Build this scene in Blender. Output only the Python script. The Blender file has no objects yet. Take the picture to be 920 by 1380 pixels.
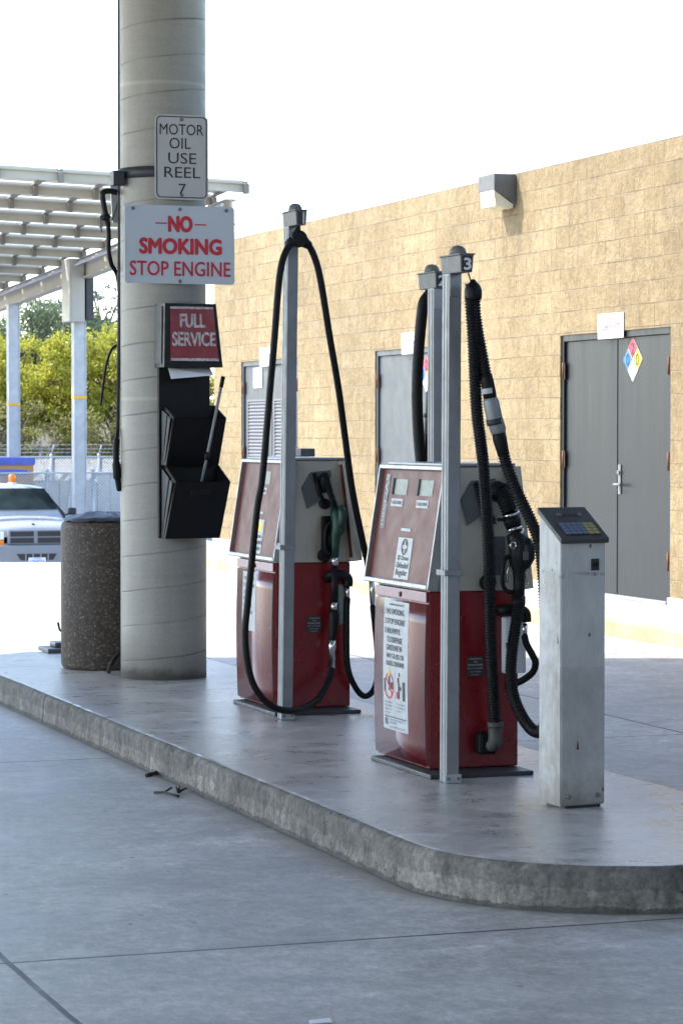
import bpy, bmesh, math, random
from mathutils import Vector, Matrix
random.seed(7)
S = bpy.context.scene
COL = S.collection
rad = math.radians

# ------------------------------------------------------------------ materials
def lin(c):
    return tuple(x/12.92 if x <= .04045 else ((x+.055)/1.055)**2.4 for x in c)

class NT:
    """small node-tree writer"""
    def __init__(self, name):
        self.m = bpy.data.materials.new(name); self.m.use_nodes = True
        self.t = self.m.node_tree; self.n = self.t.nodes; self.l = self.t.links
        self.b = self.n['Principled BSDF']
        self.out = self.n['Material Output']
        self._co = None
    def co(self):
        if self._co is None: self._co = self.n.new('ShaderNodeTexCoord').outputs['Object']
        return self._co
    def put(self, v, sock):
        if isinstance(v, (int, float)): sock.default_value = v
        elif isinstance(v, (tuple, list)):
            v = tuple(v)
            if sock.type == 'RGBA' and len(v) == 3: v += (1,)
            sock.default_value = v
        else: self.l.new(v, sock)
    def map(self, scale=(1,1,1), loc=(0,0,0), rot=(0,0,0), co=None):
        k = self.n.new('ShaderNodeMapping'); self.l.new(co or self.co(), k.inputs[0])
        k.inputs['Scale'].default_value = scale; k.inputs['Location'].default_value = loc; k.inputs['Rotation'].default_value = rot
        return k.outputs[0]
    def noise(self, scale=5, detail=6, rough=.6, co=None, dist=0):
        k = self.n.new('ShaderNodeTexNoise'); self.l.new(co or self.co(), k.inputs['Vector'])
        k.inputs['Scale'].default_value = scale; k.inputs['Detail'].default_value = detail
        k.inputs['Roughness'].default_value = rough; k.inputs['Distortion'].default_value = dist
        return k.outputs['Fac']
    def voro(self, scale=5, out='Color', feat='F1', co=None):
        k = self.n.new('ShaderNodeTexVoronoi'); self.l.new(co or self.co(), k.inputs['Vector'])
        k.feature = feat; k.inputs['Scale'].default_value = scale
        return k.outputs[out]
    def ramp(self, f, stops, interp='LINEAR'):
        k = self.n.new('ShaderNodeValToRGB'); self.l.new(f, k.inputs[0]); r = k.color_ramp; r.interpolation = interp
        while len(r.elements) < len(stops): r.elements.new(.5)
        for e, (p, c) in zip(r.elements, stops):
            e.position = p
            if isinstance(c, (int, float)): c = (c, c, c)
            e.color = tuple(c) + (1,)
        return k.outputs[0]
    def mix(self, f, a, b, mode='MIX'):
        k = self.n.new('ShaderNodeMix'); k.data_type = 'RGBA'; k.blend_type = mode
        self.put(f, k.inputs[0]); self.put(a, k.inputs[6]); self.put(b, k.inputs[7])
        return k.outputs[2]
    def math(self, op, a, b=None, c=None):
        k = self.n.new('ShaderNodeMath'); k.operation = op
        for v, s in zip((a, b, c), k.inputs):
            if v is not None: self.put(v, s)
        return k.outputs[0]
    def xyz(self, co=None):
        k = self.n.new('ShaderNodeSeparateXYZ'); self.l.new(co or self.co(), k.inputs[0]); return k.outputs
    def comb(self, x, y, z):
        k = self.n.new('ShaderNodeCombineXYZ')
        for v, s in zip((x, y, z), k.inputs): self.put(v, s)
        return k.outputs[0]
    def bump(self, h, strength=.3, dist=.01, nrm=None):
        k = self.n.new('ShaderNodeBump'); self.l.new(h, k.inputs['Height'])
        k.inputs['Strength'].default_value = strength; k.inputs['Distance'].default_value = dist
        if nrm is not None: self.l.new(nrm, k.inputs['Normal'])
        self.l.new(k.outputs[0], self.b.inputs['Normal']); return k.outputs[0]
    def set(self, **kw):
        names = dict(color='Base Color', rough='Roughness', metal='Metallic', spec='Specular IOR Level', coat='Coat Weight', coatr='Coat Roughness', emit='Emission Color', emits='Emission Strength', trans='Transmission Weight', sheen='Sheen Weight')
        for k, v in kw.items(): self.put(v, self.b.inputs[names[k]])
        return self

def mul(c, f): return tuple(min(1, x*f) for x in c)

def simple(name, c, rough=.5, metal=0, var=.12, scale=6, bump=0, bscale=60, rvar=.08, spec=.5, dirt=0, dirtc=(.05,.045,.04), dscale=3):
    k = NT(name)
    f = k.noise(scale, 6, .65)
    col = k.ramp(f, [(.3, mul(c, 1-var)), (.7, mul(c, 1+var))])
    if dirt:
        d = k.ramp(k.noise(dscale, 8, .7, dist=.4), [(.52, 0), (.75, dirt)])
        col = k.mix(d, col, dirtc)
    k.set(color=col, metal=metal, spec=spec)
    k.set(rough=k.ramp(k.noise(scale*2.3, 4, .6), [(.3, max(0, rough-rvar)), (.7, min(1, rough+rvar))]))
    if bump: k.bump(k.noise(bscale, 4, .6), bump, .004)
    return k.m

M = {}
M['alu'] = simple('brushed_aluminium', (.33,.33,.33), .42, .75, .1, 9, rvar=.1)
M['alu_post'] = simple('weathered_aluminium', (.25,.26,.272), .5, .35, .16, 7, rvar=.1, dirt=.35, dirtc=(.2,.2,.19), dscale=9)
M['elbow'] = simple('dirty_elbow_metal', (.085,.083,.075), .6, .2, .35, 14)
M['red_gloss'] = simple('polished_red_cover', (.13,.008,.010), .22, 0, .14, 3, rvar=.06, spec=.8)
M['red_gloss'].node_tree.nodes['Principled BSDF'].inputs['Coat Weight'].default_value = .8
M['red_gloss'].node_tree.nodes['Principled BSDF'].inputs['Coat Roughness'].default_value = .2
M['cast'] = simple('grey_cast_metal', (.17,.175,.17), .6, .2, .15, 20, bump=.1)
M['steel'] = simple('stainless_sheet', (.45,.415,.35), .42, .2, .1, 4, rvar=.1, dirt=.3, dirtc=(.16,.14,.11), dscale=5)
M['chrome'] = simple('chrome', (.7,.7,.7), .18, 1, .05, 9)
M['rubber'] = simple('black_rubber', (.006,.006,.0065), .5, 0, .3, 15, rvar=.1, spec=.22)
M['black_plastic'] = simple('black_plastic', (.006,.006,.007), .4, 0, .25, 12, rvar=.1, spec=.28)
M['side_skylit'] = simple('skylit_black_plastic', (.06,.063,.07), .5, 0, .12, 8, spec=.2)  # the box's black plastic in a lighter grey, for the sky its side reflects
M['grey_plastic'] = simple('grey_plastic', (.09,.093,.1), .45, 0, .15, 8)
M['dark_plate'] = simple('dark_steel_plate', (.045,.048,.052), .5, .3, .2, 9, bump=.1)
M['green'] = simple('green_nozzle_plastic', (.006,.042,.024), .4, 0, .25, 15)
M['white_paint'] = simple('white_sign_paint', (.7,.71,.72), .45, 0, .05, 4, dirt=.12, dirtc=(.45,.43,.4))
M['sign_cool'] = simple('white_enamel', (.52,.545,.59), .4, 0, .04, 4, dirt=.1, dirtc=(.4,.4,.4))
M['sign_grey'] = simple('reflective_white_sheet', (.47,.46,.45), .5, 0, .05, 4, dirt=.15, dirtc=(.35,.34,.32))
M['ink'] = simple('black_ink', (.03,.03,.03), .6, 0, .2, 30)
M['ink_faded'] = simple('faded_black_ink', (.1,.1,.105), .6, 0, .3, 60)
M['red_ink'] = simple('red_ink', (.52,.02,.035), .5, 0, .12, 20)
M['pale_ink'] = simple('faded_red_ink', (.4,.03,.025), .6, 0, .3, 40)
M['sticker'] = simple('paper_sticker', (.44,.455,.465), .5, 0, .1, 14)
M['yellow'] = simple('yellow_paint', (.8,.6,.02), .5, 0, .1, 12)
M['blue'] = simple('blue_paint', (.03,.16,.62), .5, 0, .1, 12)
M['orange_tape'] = simple('yellow_tape', (.75,.42,.03), .5)
M['galv'] = simple('galvanised_steel', (.42,.44,.47), .5, .4, .15, 5, rvar=.1)
M['window_grey'] = simple('dial_glass', (.17,.19,.175), .35, 0, .08, 20, spec=.25)
M['concrete_pale'] = simple('pale_concrete', (.46,.45,.43), .8, 0, .12, 3, bump=.2, dirt=.2, dirtc=(.25,.24,.22))
M['bronze'] = simple('dark_bronze_housing', (.11,.105,.098), .5, .3, .15, 8)
M['lens'] = simple('frosted_lens', (.62,.58,.42), .25, 0, .1, 8)
M['blue_sheet'] = simple('blue_plastic_liner', (.03,.036,.05), .5, 0, .3, 6, bump=.5, bscale=12)
M['twig'] = simple('dry_twig', (.035,.028,.022), .8, 0, .4, 40)
M['bark'] = simple('bark', (.12,.09,.065), .9, 0, .3, 8, bump=.5, bscale=20)
M['pale_bark'] = simple('pale_bark', (.22,.195,.16), .9, 0, .2, 8)

def red_paint():
    k = NT('red_enamel')
    f = k.noise(3, 5, .6)
    c = k.ramp(f, [(.3, (.14,.006,.009)), (.7, (.19,.009,.013))])
    sp = k.ramp(k.noise(60, 3, .5), [(.7, 0), (.78, 1)])
    c = k.mix(k.math('MULTIPLY', sp, .06), c, (.3,.12,.1))
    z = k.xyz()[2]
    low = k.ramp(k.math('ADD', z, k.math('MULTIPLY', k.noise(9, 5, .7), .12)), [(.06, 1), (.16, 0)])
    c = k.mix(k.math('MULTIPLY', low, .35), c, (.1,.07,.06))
    k.set(color=c, rough=k.ramp(k.noise(5, 5, .6), [(.3, .2), (.75, .34)]), spec=.5)
    return k.m
M['red'] = red_paint()
M['red_panel'] = simple('faded_red_panel', (.125,.028,.026), .45, 0, .08, 5, rvar=.06, spec=.25)
M['red_sign'] = simple('worn_red_sign', (.24,.02,.025), .4, 0, .2, 9, dirt=.3, dirtc=(.3,.2,.2), dscale=12)
def worn_white():
    k = NT('worn_white_letters')
    f = k.ramp(k.noise(45, 5, .7), [(.42, (.62,.6,.6)), (.62, (.4,.22,.22))])
    k.set(color=f, rough=.6); return k.m
M['worn_white'] = worn_white()

def pavement(name, base, jx=None, jy=None, gloss=.38, kerb=False, lines=(), specks=1, spread=.2):
    k = NT(name)
    x, y, z = k.xyz()
    def gain(f, lo, hi): return k.ramp(f, [(.36, lo), (.64, hi)])
    big = k.noise(.55, 6, .6, dist=.6)
    mott = k.noise(4.5, 9, .72)
    streak = k.noise(2.4, 8, .7, co=k.map((.8, 1.5, 1), (1.3,2.2,0)), dist=.5)
    c = k.mix(1, gain(big, .80, 1.15), gain(mott, .78, 1.2), 'MULTIPLY')
    c = k.mix(1, c, gain(streak, .74, 1.2), 'MULTIPLY')
    c = k.mix(1, c, gain(k.noise(17, 8, .78, co=k.map((1,.8,1), (5,3,0))), .74, 1.24), 'MULTIPLY')
    c = k.mix(1, c, gain(k.noise(60, 5, .75, co=k.map((1,.5,1))), .8, 1.18), 'MULTIPLY')
    c = k.mix(1, c, base, 'MULTIPLY')
    # scattered old stains and small dark specks
    st = k.ramp(k.noise(1.1, 7, .72, co=k.map((1,1,1), (3.3,1.7,0)), dist=.8), [(.55, 0), (.68, .62)])
    c = k.mix(st, c, mul(base, .5))
    pale = k.ramp(k.noise(1.9, 5, .6, co=k.map((1,.7,1), (8.2,4.4,0)), dist=.5), [(.6, 0), (.68, .5)])  # patches of sheen put into the concrete colour
    c = k.mix(pale, c, mul(base, 1.4))
    sp = k.ramp(k.voro(7, 'Distance', co=k.map((1,.55,1))), [(.045, .9), (.075, 0)])
    spm = k.ramp(k.noise(2.3, 3, .5), [(.5, 0), (.56, 1)])
    c = k.mix(k.math('MULTIPLY', k.math('MULTIPLY', sp, spm), specks), c, (.045,.042,.04))
    dr = k.math('MULTIPLY', k.ramp(k.voro(2.1, 'Distance', co=k.map((1,1,1), (7.7,2.2,0))), [(.04, .5), (.10, 0)]), k.ramp(k.noise(.9, 2, .5), [(.5, 0), (.6, 1)]))
    c = k.mix(dr, c, (.09,.085,.08))
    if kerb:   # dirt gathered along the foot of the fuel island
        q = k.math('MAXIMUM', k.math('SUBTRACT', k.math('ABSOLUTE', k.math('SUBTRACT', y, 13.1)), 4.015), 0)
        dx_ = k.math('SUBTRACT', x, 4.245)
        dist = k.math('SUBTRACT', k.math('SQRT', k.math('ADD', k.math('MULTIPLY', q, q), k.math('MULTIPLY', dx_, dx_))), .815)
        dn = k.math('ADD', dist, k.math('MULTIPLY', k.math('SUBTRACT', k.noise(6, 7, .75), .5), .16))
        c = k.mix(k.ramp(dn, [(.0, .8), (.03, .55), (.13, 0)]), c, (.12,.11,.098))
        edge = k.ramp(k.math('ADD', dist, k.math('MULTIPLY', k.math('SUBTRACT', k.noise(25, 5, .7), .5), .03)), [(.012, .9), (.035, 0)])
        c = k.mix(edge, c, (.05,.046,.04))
    fine = k.noise(170, 3, .6)
    c = k.mix(.25, c, k.ramp(fine, [(.35, mul(base, .5)), (.65, mul(base, 1.35))]))
    h = k.math('ADD', k.math('MULTIPLY', fine, .4), k.math('MULTIPLY', mott, .6))
    wob = k.math('MULTIPLY', k.math('SUBTRACT', k.noise(3, 5, .7), .5), .014)
    js = []
    def joint(v, off, per, w):
        d = k.math('PINGPONG', k.math('ADD', k.math('SUBTRACT', v, off), wob), per/2) if per else k.math('ABSOLUTE', k.math('ADD', k.math('SUBTRACT', v, off), wob))
        js.append(k.ramp(d, [(w*.75, 1), (w*1.15, 0)]))
    if jx: joint(x, *jx)
    if jy: joint(y, *jy)
    for v, off, w in lines: joint((x, y)[v], off, 0, w)
    for j in js:
        c = k.mix(k.math('MULTIPLY', j, .93), c, (.028,.027,.026))
        h = k.math('SUBTRACT', h, k.math('MULTIPLY', j, 1.5))
    k.set(color=c, spec=.5, rough=k.ramp(k.math('ADD', k.math('MULTIPLY', mott, .6), k.math('MULTIPLY', streak, .4)), [(.36, gloss-.06), (.64, gloss+spread)]))
    k.bump(h, .3, .005)
    return k.m
M['ground'] = pavement('forecourt_concrete', (.42,.41,.385), (1.77, 4.87, .011), (3.18, 5.0, .009), .46, kerb=True)
M['island'] = pavement('island_concrete', (.44,.425,.395), None, None, .29, specks=.15, spread=.1, lines=((1, 14.9, .009), (1, 16.75, .009)))

def curb_mat():
    k = NT('curb_face_concrete')
    base = (.21,.198,.172)
    def gain(f, lo, hi): return k.ramp(f, [(.36, lo), (.64, hi)])
    z = k.xyz()[2]; y = k.xyz()[1]
    c = k.mix(1, gain(k.noise(1.6, 7, .65), .72, 1.25), gain(k.noise(9, 8, .75), .62, 1.3), 'MULTIPLY')
    c = k.mix(1, c, gain(k.noise(7, 7, .72, co=k.map((2.2,2.2,.5))), .7, 1.2), 'MULTIPLY')
    c = k.mix(1, c, gain(k.noise(45, 5, .75), .7, 1.25), 'MULTIPLY')
    c = k.mix(1, c, base, 'MULTIPLY')
    # tyre rubbed upper band, pitted patches, dirt line at the foot
    up = k.ramp(k.math('ADD', z, k.math('MULTIPLY', k.math('SUBTRACT', k.noise(1.4, 6, .7), .5), .12)), [(0, 0), (1, 1)])
    band = k.math('GREATER_THAN', k.math('ADD', z, k.math('MULTIPLY', k.math('SUBTRACT', k.noise(2.2, 8, .75), .5), .14)), -.085)
    c = k.mix(k.math('MULTIPLY', band, .34), c, (.065,.062,.056))
    pit = k.ramp(k.voro(16, 'Distance', co=k.map((1,1,1.6))), [(.10, 1), (.2, 0)])
    pm = k.ramp(k.noise(3, 4, .6), [(.52, 0), (.6, 1)])
    pits = k.math('MULTIPLY', pit, pm)
    c = k.mix(k.math('MULTIPLY', pits, .8), c, (.03,.029,.027))
    low = k.math('LESS_THAN', k.math('ADD', z, k.math('MULTIPLY', k.math('SUBTRACT', k.noise(12, 7, .75), .5), .07)), -.142)
    c = k.mix(k.math('MULTIPLY', low, .6), c, (.05,.046,.04))
    j = k.ramp(k.math('ABSOLUTE', k.math('SUBTRACT', y, 14.9)), [(.006, 1), (.016, 0)])
    c = k.mix(j, c, (.04,.04,.04))
    k.set(color=c, rough=.85, spec=.25)
    k.bump(k.math('SUBTRACT', k.math('ADD', k.noise(30, 6, .75), k.math('MULTIPLY', k.noise(90, 3, .6), .5)), k.math('MULTIPLY', pits, 1.5)), .6, .01); return k.m
M['curb'] = curb_mat()

def dirt_mat():
    k = NT('dry_soil')
    c = k.ramp(k.noise(.6, 8, .7), [(.3, (.08,.066,.042)), (.55, (.14,.115,.075)), (.75, (.10,.10,.05))])
    k.set(color=c, rough=.95); k.bump(k.noise(4, 8, .7), .8, .2); return k.m
M['soil'] = dirt_mat()

def block_mat():
    k = NT('split_face_block')
    x, y, z = k.xyz()
    wv = k.math('MULTIPLY', k.math('SUBTRACT', k.noise(7, 4, .6), .5), .012)
    vec = k.comb(k.math('ADD', y, wv), k.math('ADD', z, wv), 0)
    def brick(w, off):
        b = k.n.new('ShaderNodeTexBrick'); k.l.new(vec, b.inputs['Vector'])
        b.offset = off; b.inputs['Scale'].default_value = 1
        b.inputs['Brick Width'].default_value = w; b.inputs['Row Height'].default_value = .203
        b.inputs['Mortar Size'].default_value = .0065; b.inputs['Mortar Smooth'].default_value = .35
        b.inputs['Color1'].default_value = (0,0,0,1); b.inputs['Color2'].default_value = (1,1,1,1); b.inputs['Mortar'].default_value = (.5,.5,.5,1)
        return b
    b1 = brick(.406, .5); b2 = brick(.305, .37)
    row = k.math('FLOOR', k.math('DIVIDE', z, .203))
    wn = k.n.new('ShaderNodeTexWhiteNoise'); wn.noise_dimensions = '2D'
    k.l.new(k.comb(row, k.math('FLOOR', k.math('DIVIDE', y, 2.44)), 0), wn.inputs['Vector'])
    sel = k.math('GREATER_THAN', wn.outputs['Value'], .68)
    bc = k.mix(sel, b1.outputs['Color'], b2.outputs['Color'])
    mort = k.mix(sel, b1.outputs['Fac'], b2.outputs['Fac'])
    def gain(f, lo, hi, p=.34, q=.66): return k.ramp(f, [(p, lo), (q, hi)])
    tone = k.ramp(bc, [(0, (.272,.203,.110)), (.5, (.292,.220,.122)), (1, (.312,.239,.137))])
    n1 = k.noise(8, 10, .74, dist=.15); n2 = k.noise(30, 7, .74)
    c = k.mix(1, tone, gain(n1, .78, 1.2), 'MULTIPLY')
    c = k.mix(1, c, gain(n2, .82, 1.16), 'MULTIPLY')
    c = k.mix(1, c, gain(k.noise(.6, 5, .6), .84, 1.16), 'MULTIPLY')
    c = k.mix(k.ramp(k.noise(3.4, 8, .75, dist=.3), [(.55, 0), (.68, .3)]), c, (.17,.12,.07))
    thin = k.ramp(k.noise(2.6, 5, .7), [(.36, .25), (.6, 1)])
    mcol = k.ramp(k.noise(1.6, 4, .6), [(.38, (.17,.132,.09)), (.62, (.30,.235,.16))])
    c = k.mix(k.math('MULTIPLY', mort, thin), c, mcol)
    k.set(color=c, rough=.92, spec=.25)
    h = k.math('SUBTRACT', k.math('ADD', k.math('MULTIPLY', n1, .8), k.math('MULTIPLY', n2, .3)), k.math('MULTIPLY', mort, .5))
    k.bump(h, .9, .06)
    return k.m
M['block'] = block_mat()

def column_mat():
    k = NT('spiral_formed_concrete')
    x, y, z = k.xyz()
    th = k.math('ARCTAN2', y, x)
    p = .213
    t = k.math('SUBTRACT', z, k.math('MULTIPLY', th, p/6.28318*.8))
    t = k.math('ADD', t, k.math('MULTIPLY', k.math('SUBTRACT', k.noise(2.5, 4, .6), .5), .02))
    d = k.math('PINGPONG', k.math('ADD', t, .03), p/2)
    line = k.ramp(d, [(.0012, 1), (.0055, 0)])
    lm = k.ramp(k.noise(3, 4, .6), [(.35, .25), (.6, 1)])
    line = k.math('MULTIPLY', line, lm)
    base = (.33,.312,.272)
    c = k.ramp(k.noise(2.2, 7, .65), [(.28, mul(base, .7)), (.72, mul(base, 1.15))])
    hz = k.noise(3, 6, .65, co=k.map((.6,.6,7)))
    c = k.mix(.5, c, k.ramp(hz, [(.3, mul(base, .66)), (.7, mul(base, 1.18))]))
    vs = k.noise(5, 6, .7, co=k.map((2.6,2.6,.35)))
    c = k.mix(.3, c, k.ramp(vs, [(.3, mul(base, .7)), (.7, mul(base, 1.2))]))
    fine = k.noise(120, 3, .6)
    c = k.mix(.2, c, k.ramp(fine, [(.35, mul(base, .5)), (.65, mul(base, 1.3))]))
    c = k.mix(k.math('MULTIPLY', line, .6), c, (.09,.085,.08))
    band = k.ramp(k.math('ABSOLUTE', k.math('SUBTRACT', k.math('PINGPONG', k.math('ADD', z, .2), .95), .0)), [(.006, 1), (.016, 0)])
    c = k.mix(k.math('MULTIPLY', band, .4), c, mul(base, 1.5))
    foot = k.ramp(k.math('ADD', z, k.math('MULTIPLY', k.math('SUBTRACT', k.noise(6, 6, .72), .5), .2)), [(.02, 1), (.075, 0)])
    c = k.mix(k.math('MULTIPLY', foot, .7), c, (.07,.062,.053))
    k.set(color=c, rough=k.ramp(hz, [(.3, .42), (.7, .6)]), spec=.5)
    k.bump(k.math('SUBTRACT', k.math('MULTIPLY', fine, .3), line), .45, .006)
    return k.m
M['column'] = column_mat()

def aggregate():
    k = NT('exposed_aggregate')
    v = k.n.new('ShaderNodeTexVoronoi'); k.l.new(k.co(), v.inputs['Vector']); v.inputs['Scale'].default_value = 75
    s = k.n.new('ShaderNodeSeparateColor'); k.l.new(v.outputs['Color'], s.inputs[0])
    c = k.ramp(s.outputs[0], [(0, (.04,.028,.02)), (.35, (.085,.06,.042)), (.75, (.13,.096,.07)), (.95, (.18,.145,.115)), (1, (.26,.22,.19))])
    e = k.ramp(v.outputs['Distance'], [(.3, 0), (.7, 1)])
    c = k.mix(k.math('MULTIPLY', e, .8), c, (.035,.028,.022))
    big = k.ramp(k.noise(4, 5, .6), [(.35, 0), (.7, .5)])
    c = k.mix(big, c, (.055,.042,.032))
    k.set(color=c, rough=.7); k.bump(v.outputs['Distance'], -.7, .008)
    return k.m
M['aggregate'] = aggregate()

def reader_paint():
    k = NT('chipped_white_paint')
    base = (.47,.472,.462)
    def gain(f, lo, hi, p=.36, q=.64): return k.ramp(f, [(p, lo), (q, hi)])
    z = k.xyz()[2]
    c = k.mix(1, gain(k.noise(3, 6, .6), .86, 1.1), gain(k.noise(28, 6, .72, co=k.map((1,1,.4))), .9, 1.08), 'MULTIPLY')
    c = k.mix(1, c, base, 'MULTIPLY')
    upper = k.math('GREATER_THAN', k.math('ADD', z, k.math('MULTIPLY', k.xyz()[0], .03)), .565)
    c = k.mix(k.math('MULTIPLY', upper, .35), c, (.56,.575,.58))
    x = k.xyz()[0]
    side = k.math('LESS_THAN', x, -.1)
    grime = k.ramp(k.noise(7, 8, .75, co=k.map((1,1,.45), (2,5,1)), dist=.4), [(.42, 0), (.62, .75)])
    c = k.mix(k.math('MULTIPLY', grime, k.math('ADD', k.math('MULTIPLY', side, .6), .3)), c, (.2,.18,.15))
    foot = k.ramp(k.math('ADD', z, k.math('MULTIPLY', k.math('SUBTRACT', k.noise(12, 6, .7), .5), .18)), [(.02, .7), (.13, 0)])
    c = k.mix(foot, c, (.17,.15,.125))
    sp = k.math('MULTIPLY', k.ramp(k.voro(20, 'Distance', co=k.map((1,1,.6))), [(.07, 1), (.13, 0)]), k.ramp(k.noise(5, 2, .5), [(.54, 0), (.58, 1)]))
    c = k.mix(sp, c, (.07,.062,.055))
    ch = k.ramp(k.noise(17, 8, .8, co=k.map((1,1,.5), (9,1,4))), [(.655, 0), (.67, .8)])
    c = k.mix(ch, c, (.12,.09,.07))
    scr = k.math('MULTIPLY', k.math('LESS_THAN', k.math('ABSOLUTE', k.math('SUBTRACT', k.math('ADD', z, k.math('MULTIPLY', k.noise(9, 3, .5), .05)), .955)), .006), k.ramp(k.noise(30, 4, .6), [(.45, 0), (.55, .55)]))
    c = k.mix(scr, c, (.2,.21,.23))
    k.set(color=c, rough=.5); k.bump(k.noise(60, 4, .6), .1, .003)
    return k.m
M['reader'] = reader_paint()

def door_paint():
    k = NT('grey_door_paint')
    base = (.013,.0145,.017)
    c = k.ramp(k.noise(1.8, 6, .6), [(.3, mul(base, .85)), (.7, mul(base, 1.15))])
    vs = k.noise(6, 6, .65, co=k.map((2,2.2,.12)))
    c = k.mix(.35, c, k.ramp(vs, [(.3, mul(base, .75)), (.7, mul(base, 1.3))]))
    k.set(color=c, rough=k.ramp(vs, [(.3, .3), (.7, .45)]), spec=.3)
    return k.m
M['door'] = door_paint()
M['door_light'] = simple('grey_blue_door_paint', (.048,.056,.063), .42, 0, .1, 2, rvar=.08)
M['louver'] = simple('louver_slats', (.12,.12,.125), .5, 0, .1, 4)
M['rust'] = simple('rusty_hinge', (.12,.055,.03), .7, .3, .35, 30)
M['coping'] = simple('coping_metal', (.42,.45,.5), .5, 0, .08, 2)
M['canopy'] = simple('canopy_soffit', (.34,.335,.33), .7, 0, .05, .5)
M['panel_back'] = simple('solar_backsheet', (.5,.47,.4), .5, 0, .08, 1)
M['purlin'] = simple('cream_steel', (.36,.34,.285), .55, .05, .1, 2)
M['rafter'] = simple('dull_steel_rafter', (.17,.16,.135), .6, .1, .1, 3)
M['cabinet'] = simple('white_cabinet', (.36,.355,.325), .4, 0, .05, 2)
M['car_white'] = simple('white_car_paint', (.36,.385,.43), .25, 0, .03, 2)
M['car_grey'] = simple('grey_bumper', (.2,.215,.24), .45, 0, .08, 4)
M['car_grille'] = simple('grille_dark', (.02,.021,.024), .5)
M['glass_dark'] = simple('windscreen', (.02,.03,.033), .1, 0, .5, 2.2, rvar=.02, spec=.06)
M['amber'] = simple('amber_lens', (.85,.22,.01), .25)
M['head_lens'] = simple('headlamp_lens', (.75,.76,.76), .15)
M['hut'] = simple('tan_orange_wall', (.55,.3,.12), .8, 0, .08, 1.5)
M['hut_trim'] = simple('blue_trim', (.1,.13,.45), .6)
M['fence_wall'] = simple('pale_wall_panels', (.6,.585,.53), .85, 0, .12, 1.6, dirt=.3, dirtc=(.25,.24,.2))
M['keys_blue'] = simple('blue_keys', (.13,.17,.25), .5)
M['keys_yellow'] = simple('yellow_keys', (.33,.31,.13), .5)
M['paper'] = simple('paper_towel', (.78,.8,.85), .8, 0, .05, 5)
M['lid'] = simple('dark_reader_lid', (.05,.052,.055), .5, 0, .15, 9, bump=.1, bscale=120)

def leaf(name, dark, mid, light, trans=.4):
    k = NT(name)
    g = k.n.new('ShaderNodeNewGeometry')
    c = k.ramp(g.outputs['Random Per Island'], [(0, dark), (.5, mid), (1, light)])
    big = k.noise(1.1, 4, .6)
    c = k.mix(.45, c, k.ramp(big, [(.3, dark), (.7, light)]))
    k.set(color=c, rough=.5, spec=.4)
    tr = k.n.new('ShaderNodeBsdfTranslucent'); k.l.new(c, tr.inputs[0])
    mx = k.n.new('ShaderNodeMixShader'); mx.inputs[0].default_value = trans
    k.l.new(k.b.outputs[0], mx.inputs[1]); k.l.new(tr.outputs[0], mx.inputs[2]); k.l.new(mx.outputs[0], k.out.inputs[0])
    return k.m
M['leaf_yellow'] = leaf('yellow_green_leaves', (.13,.14,.025), (.40,.40,.045), (.62,.58,.08), .55)
M['leaf_olive'] = leaf('olive_leaves', (.08,.09,.03), (.20,.20,.05), (.36,.32,.10), .45)
M['leaf_green'] = leaf('green_leaves', (.06,.09,.05), (.13,.18,.085), (.24,.28,.15), .4)
M['leaf_pine'] = leaf('pine_needles', (.06,.08,.075), (.10,.13,.115), (.16,.19,.165), .25)

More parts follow.
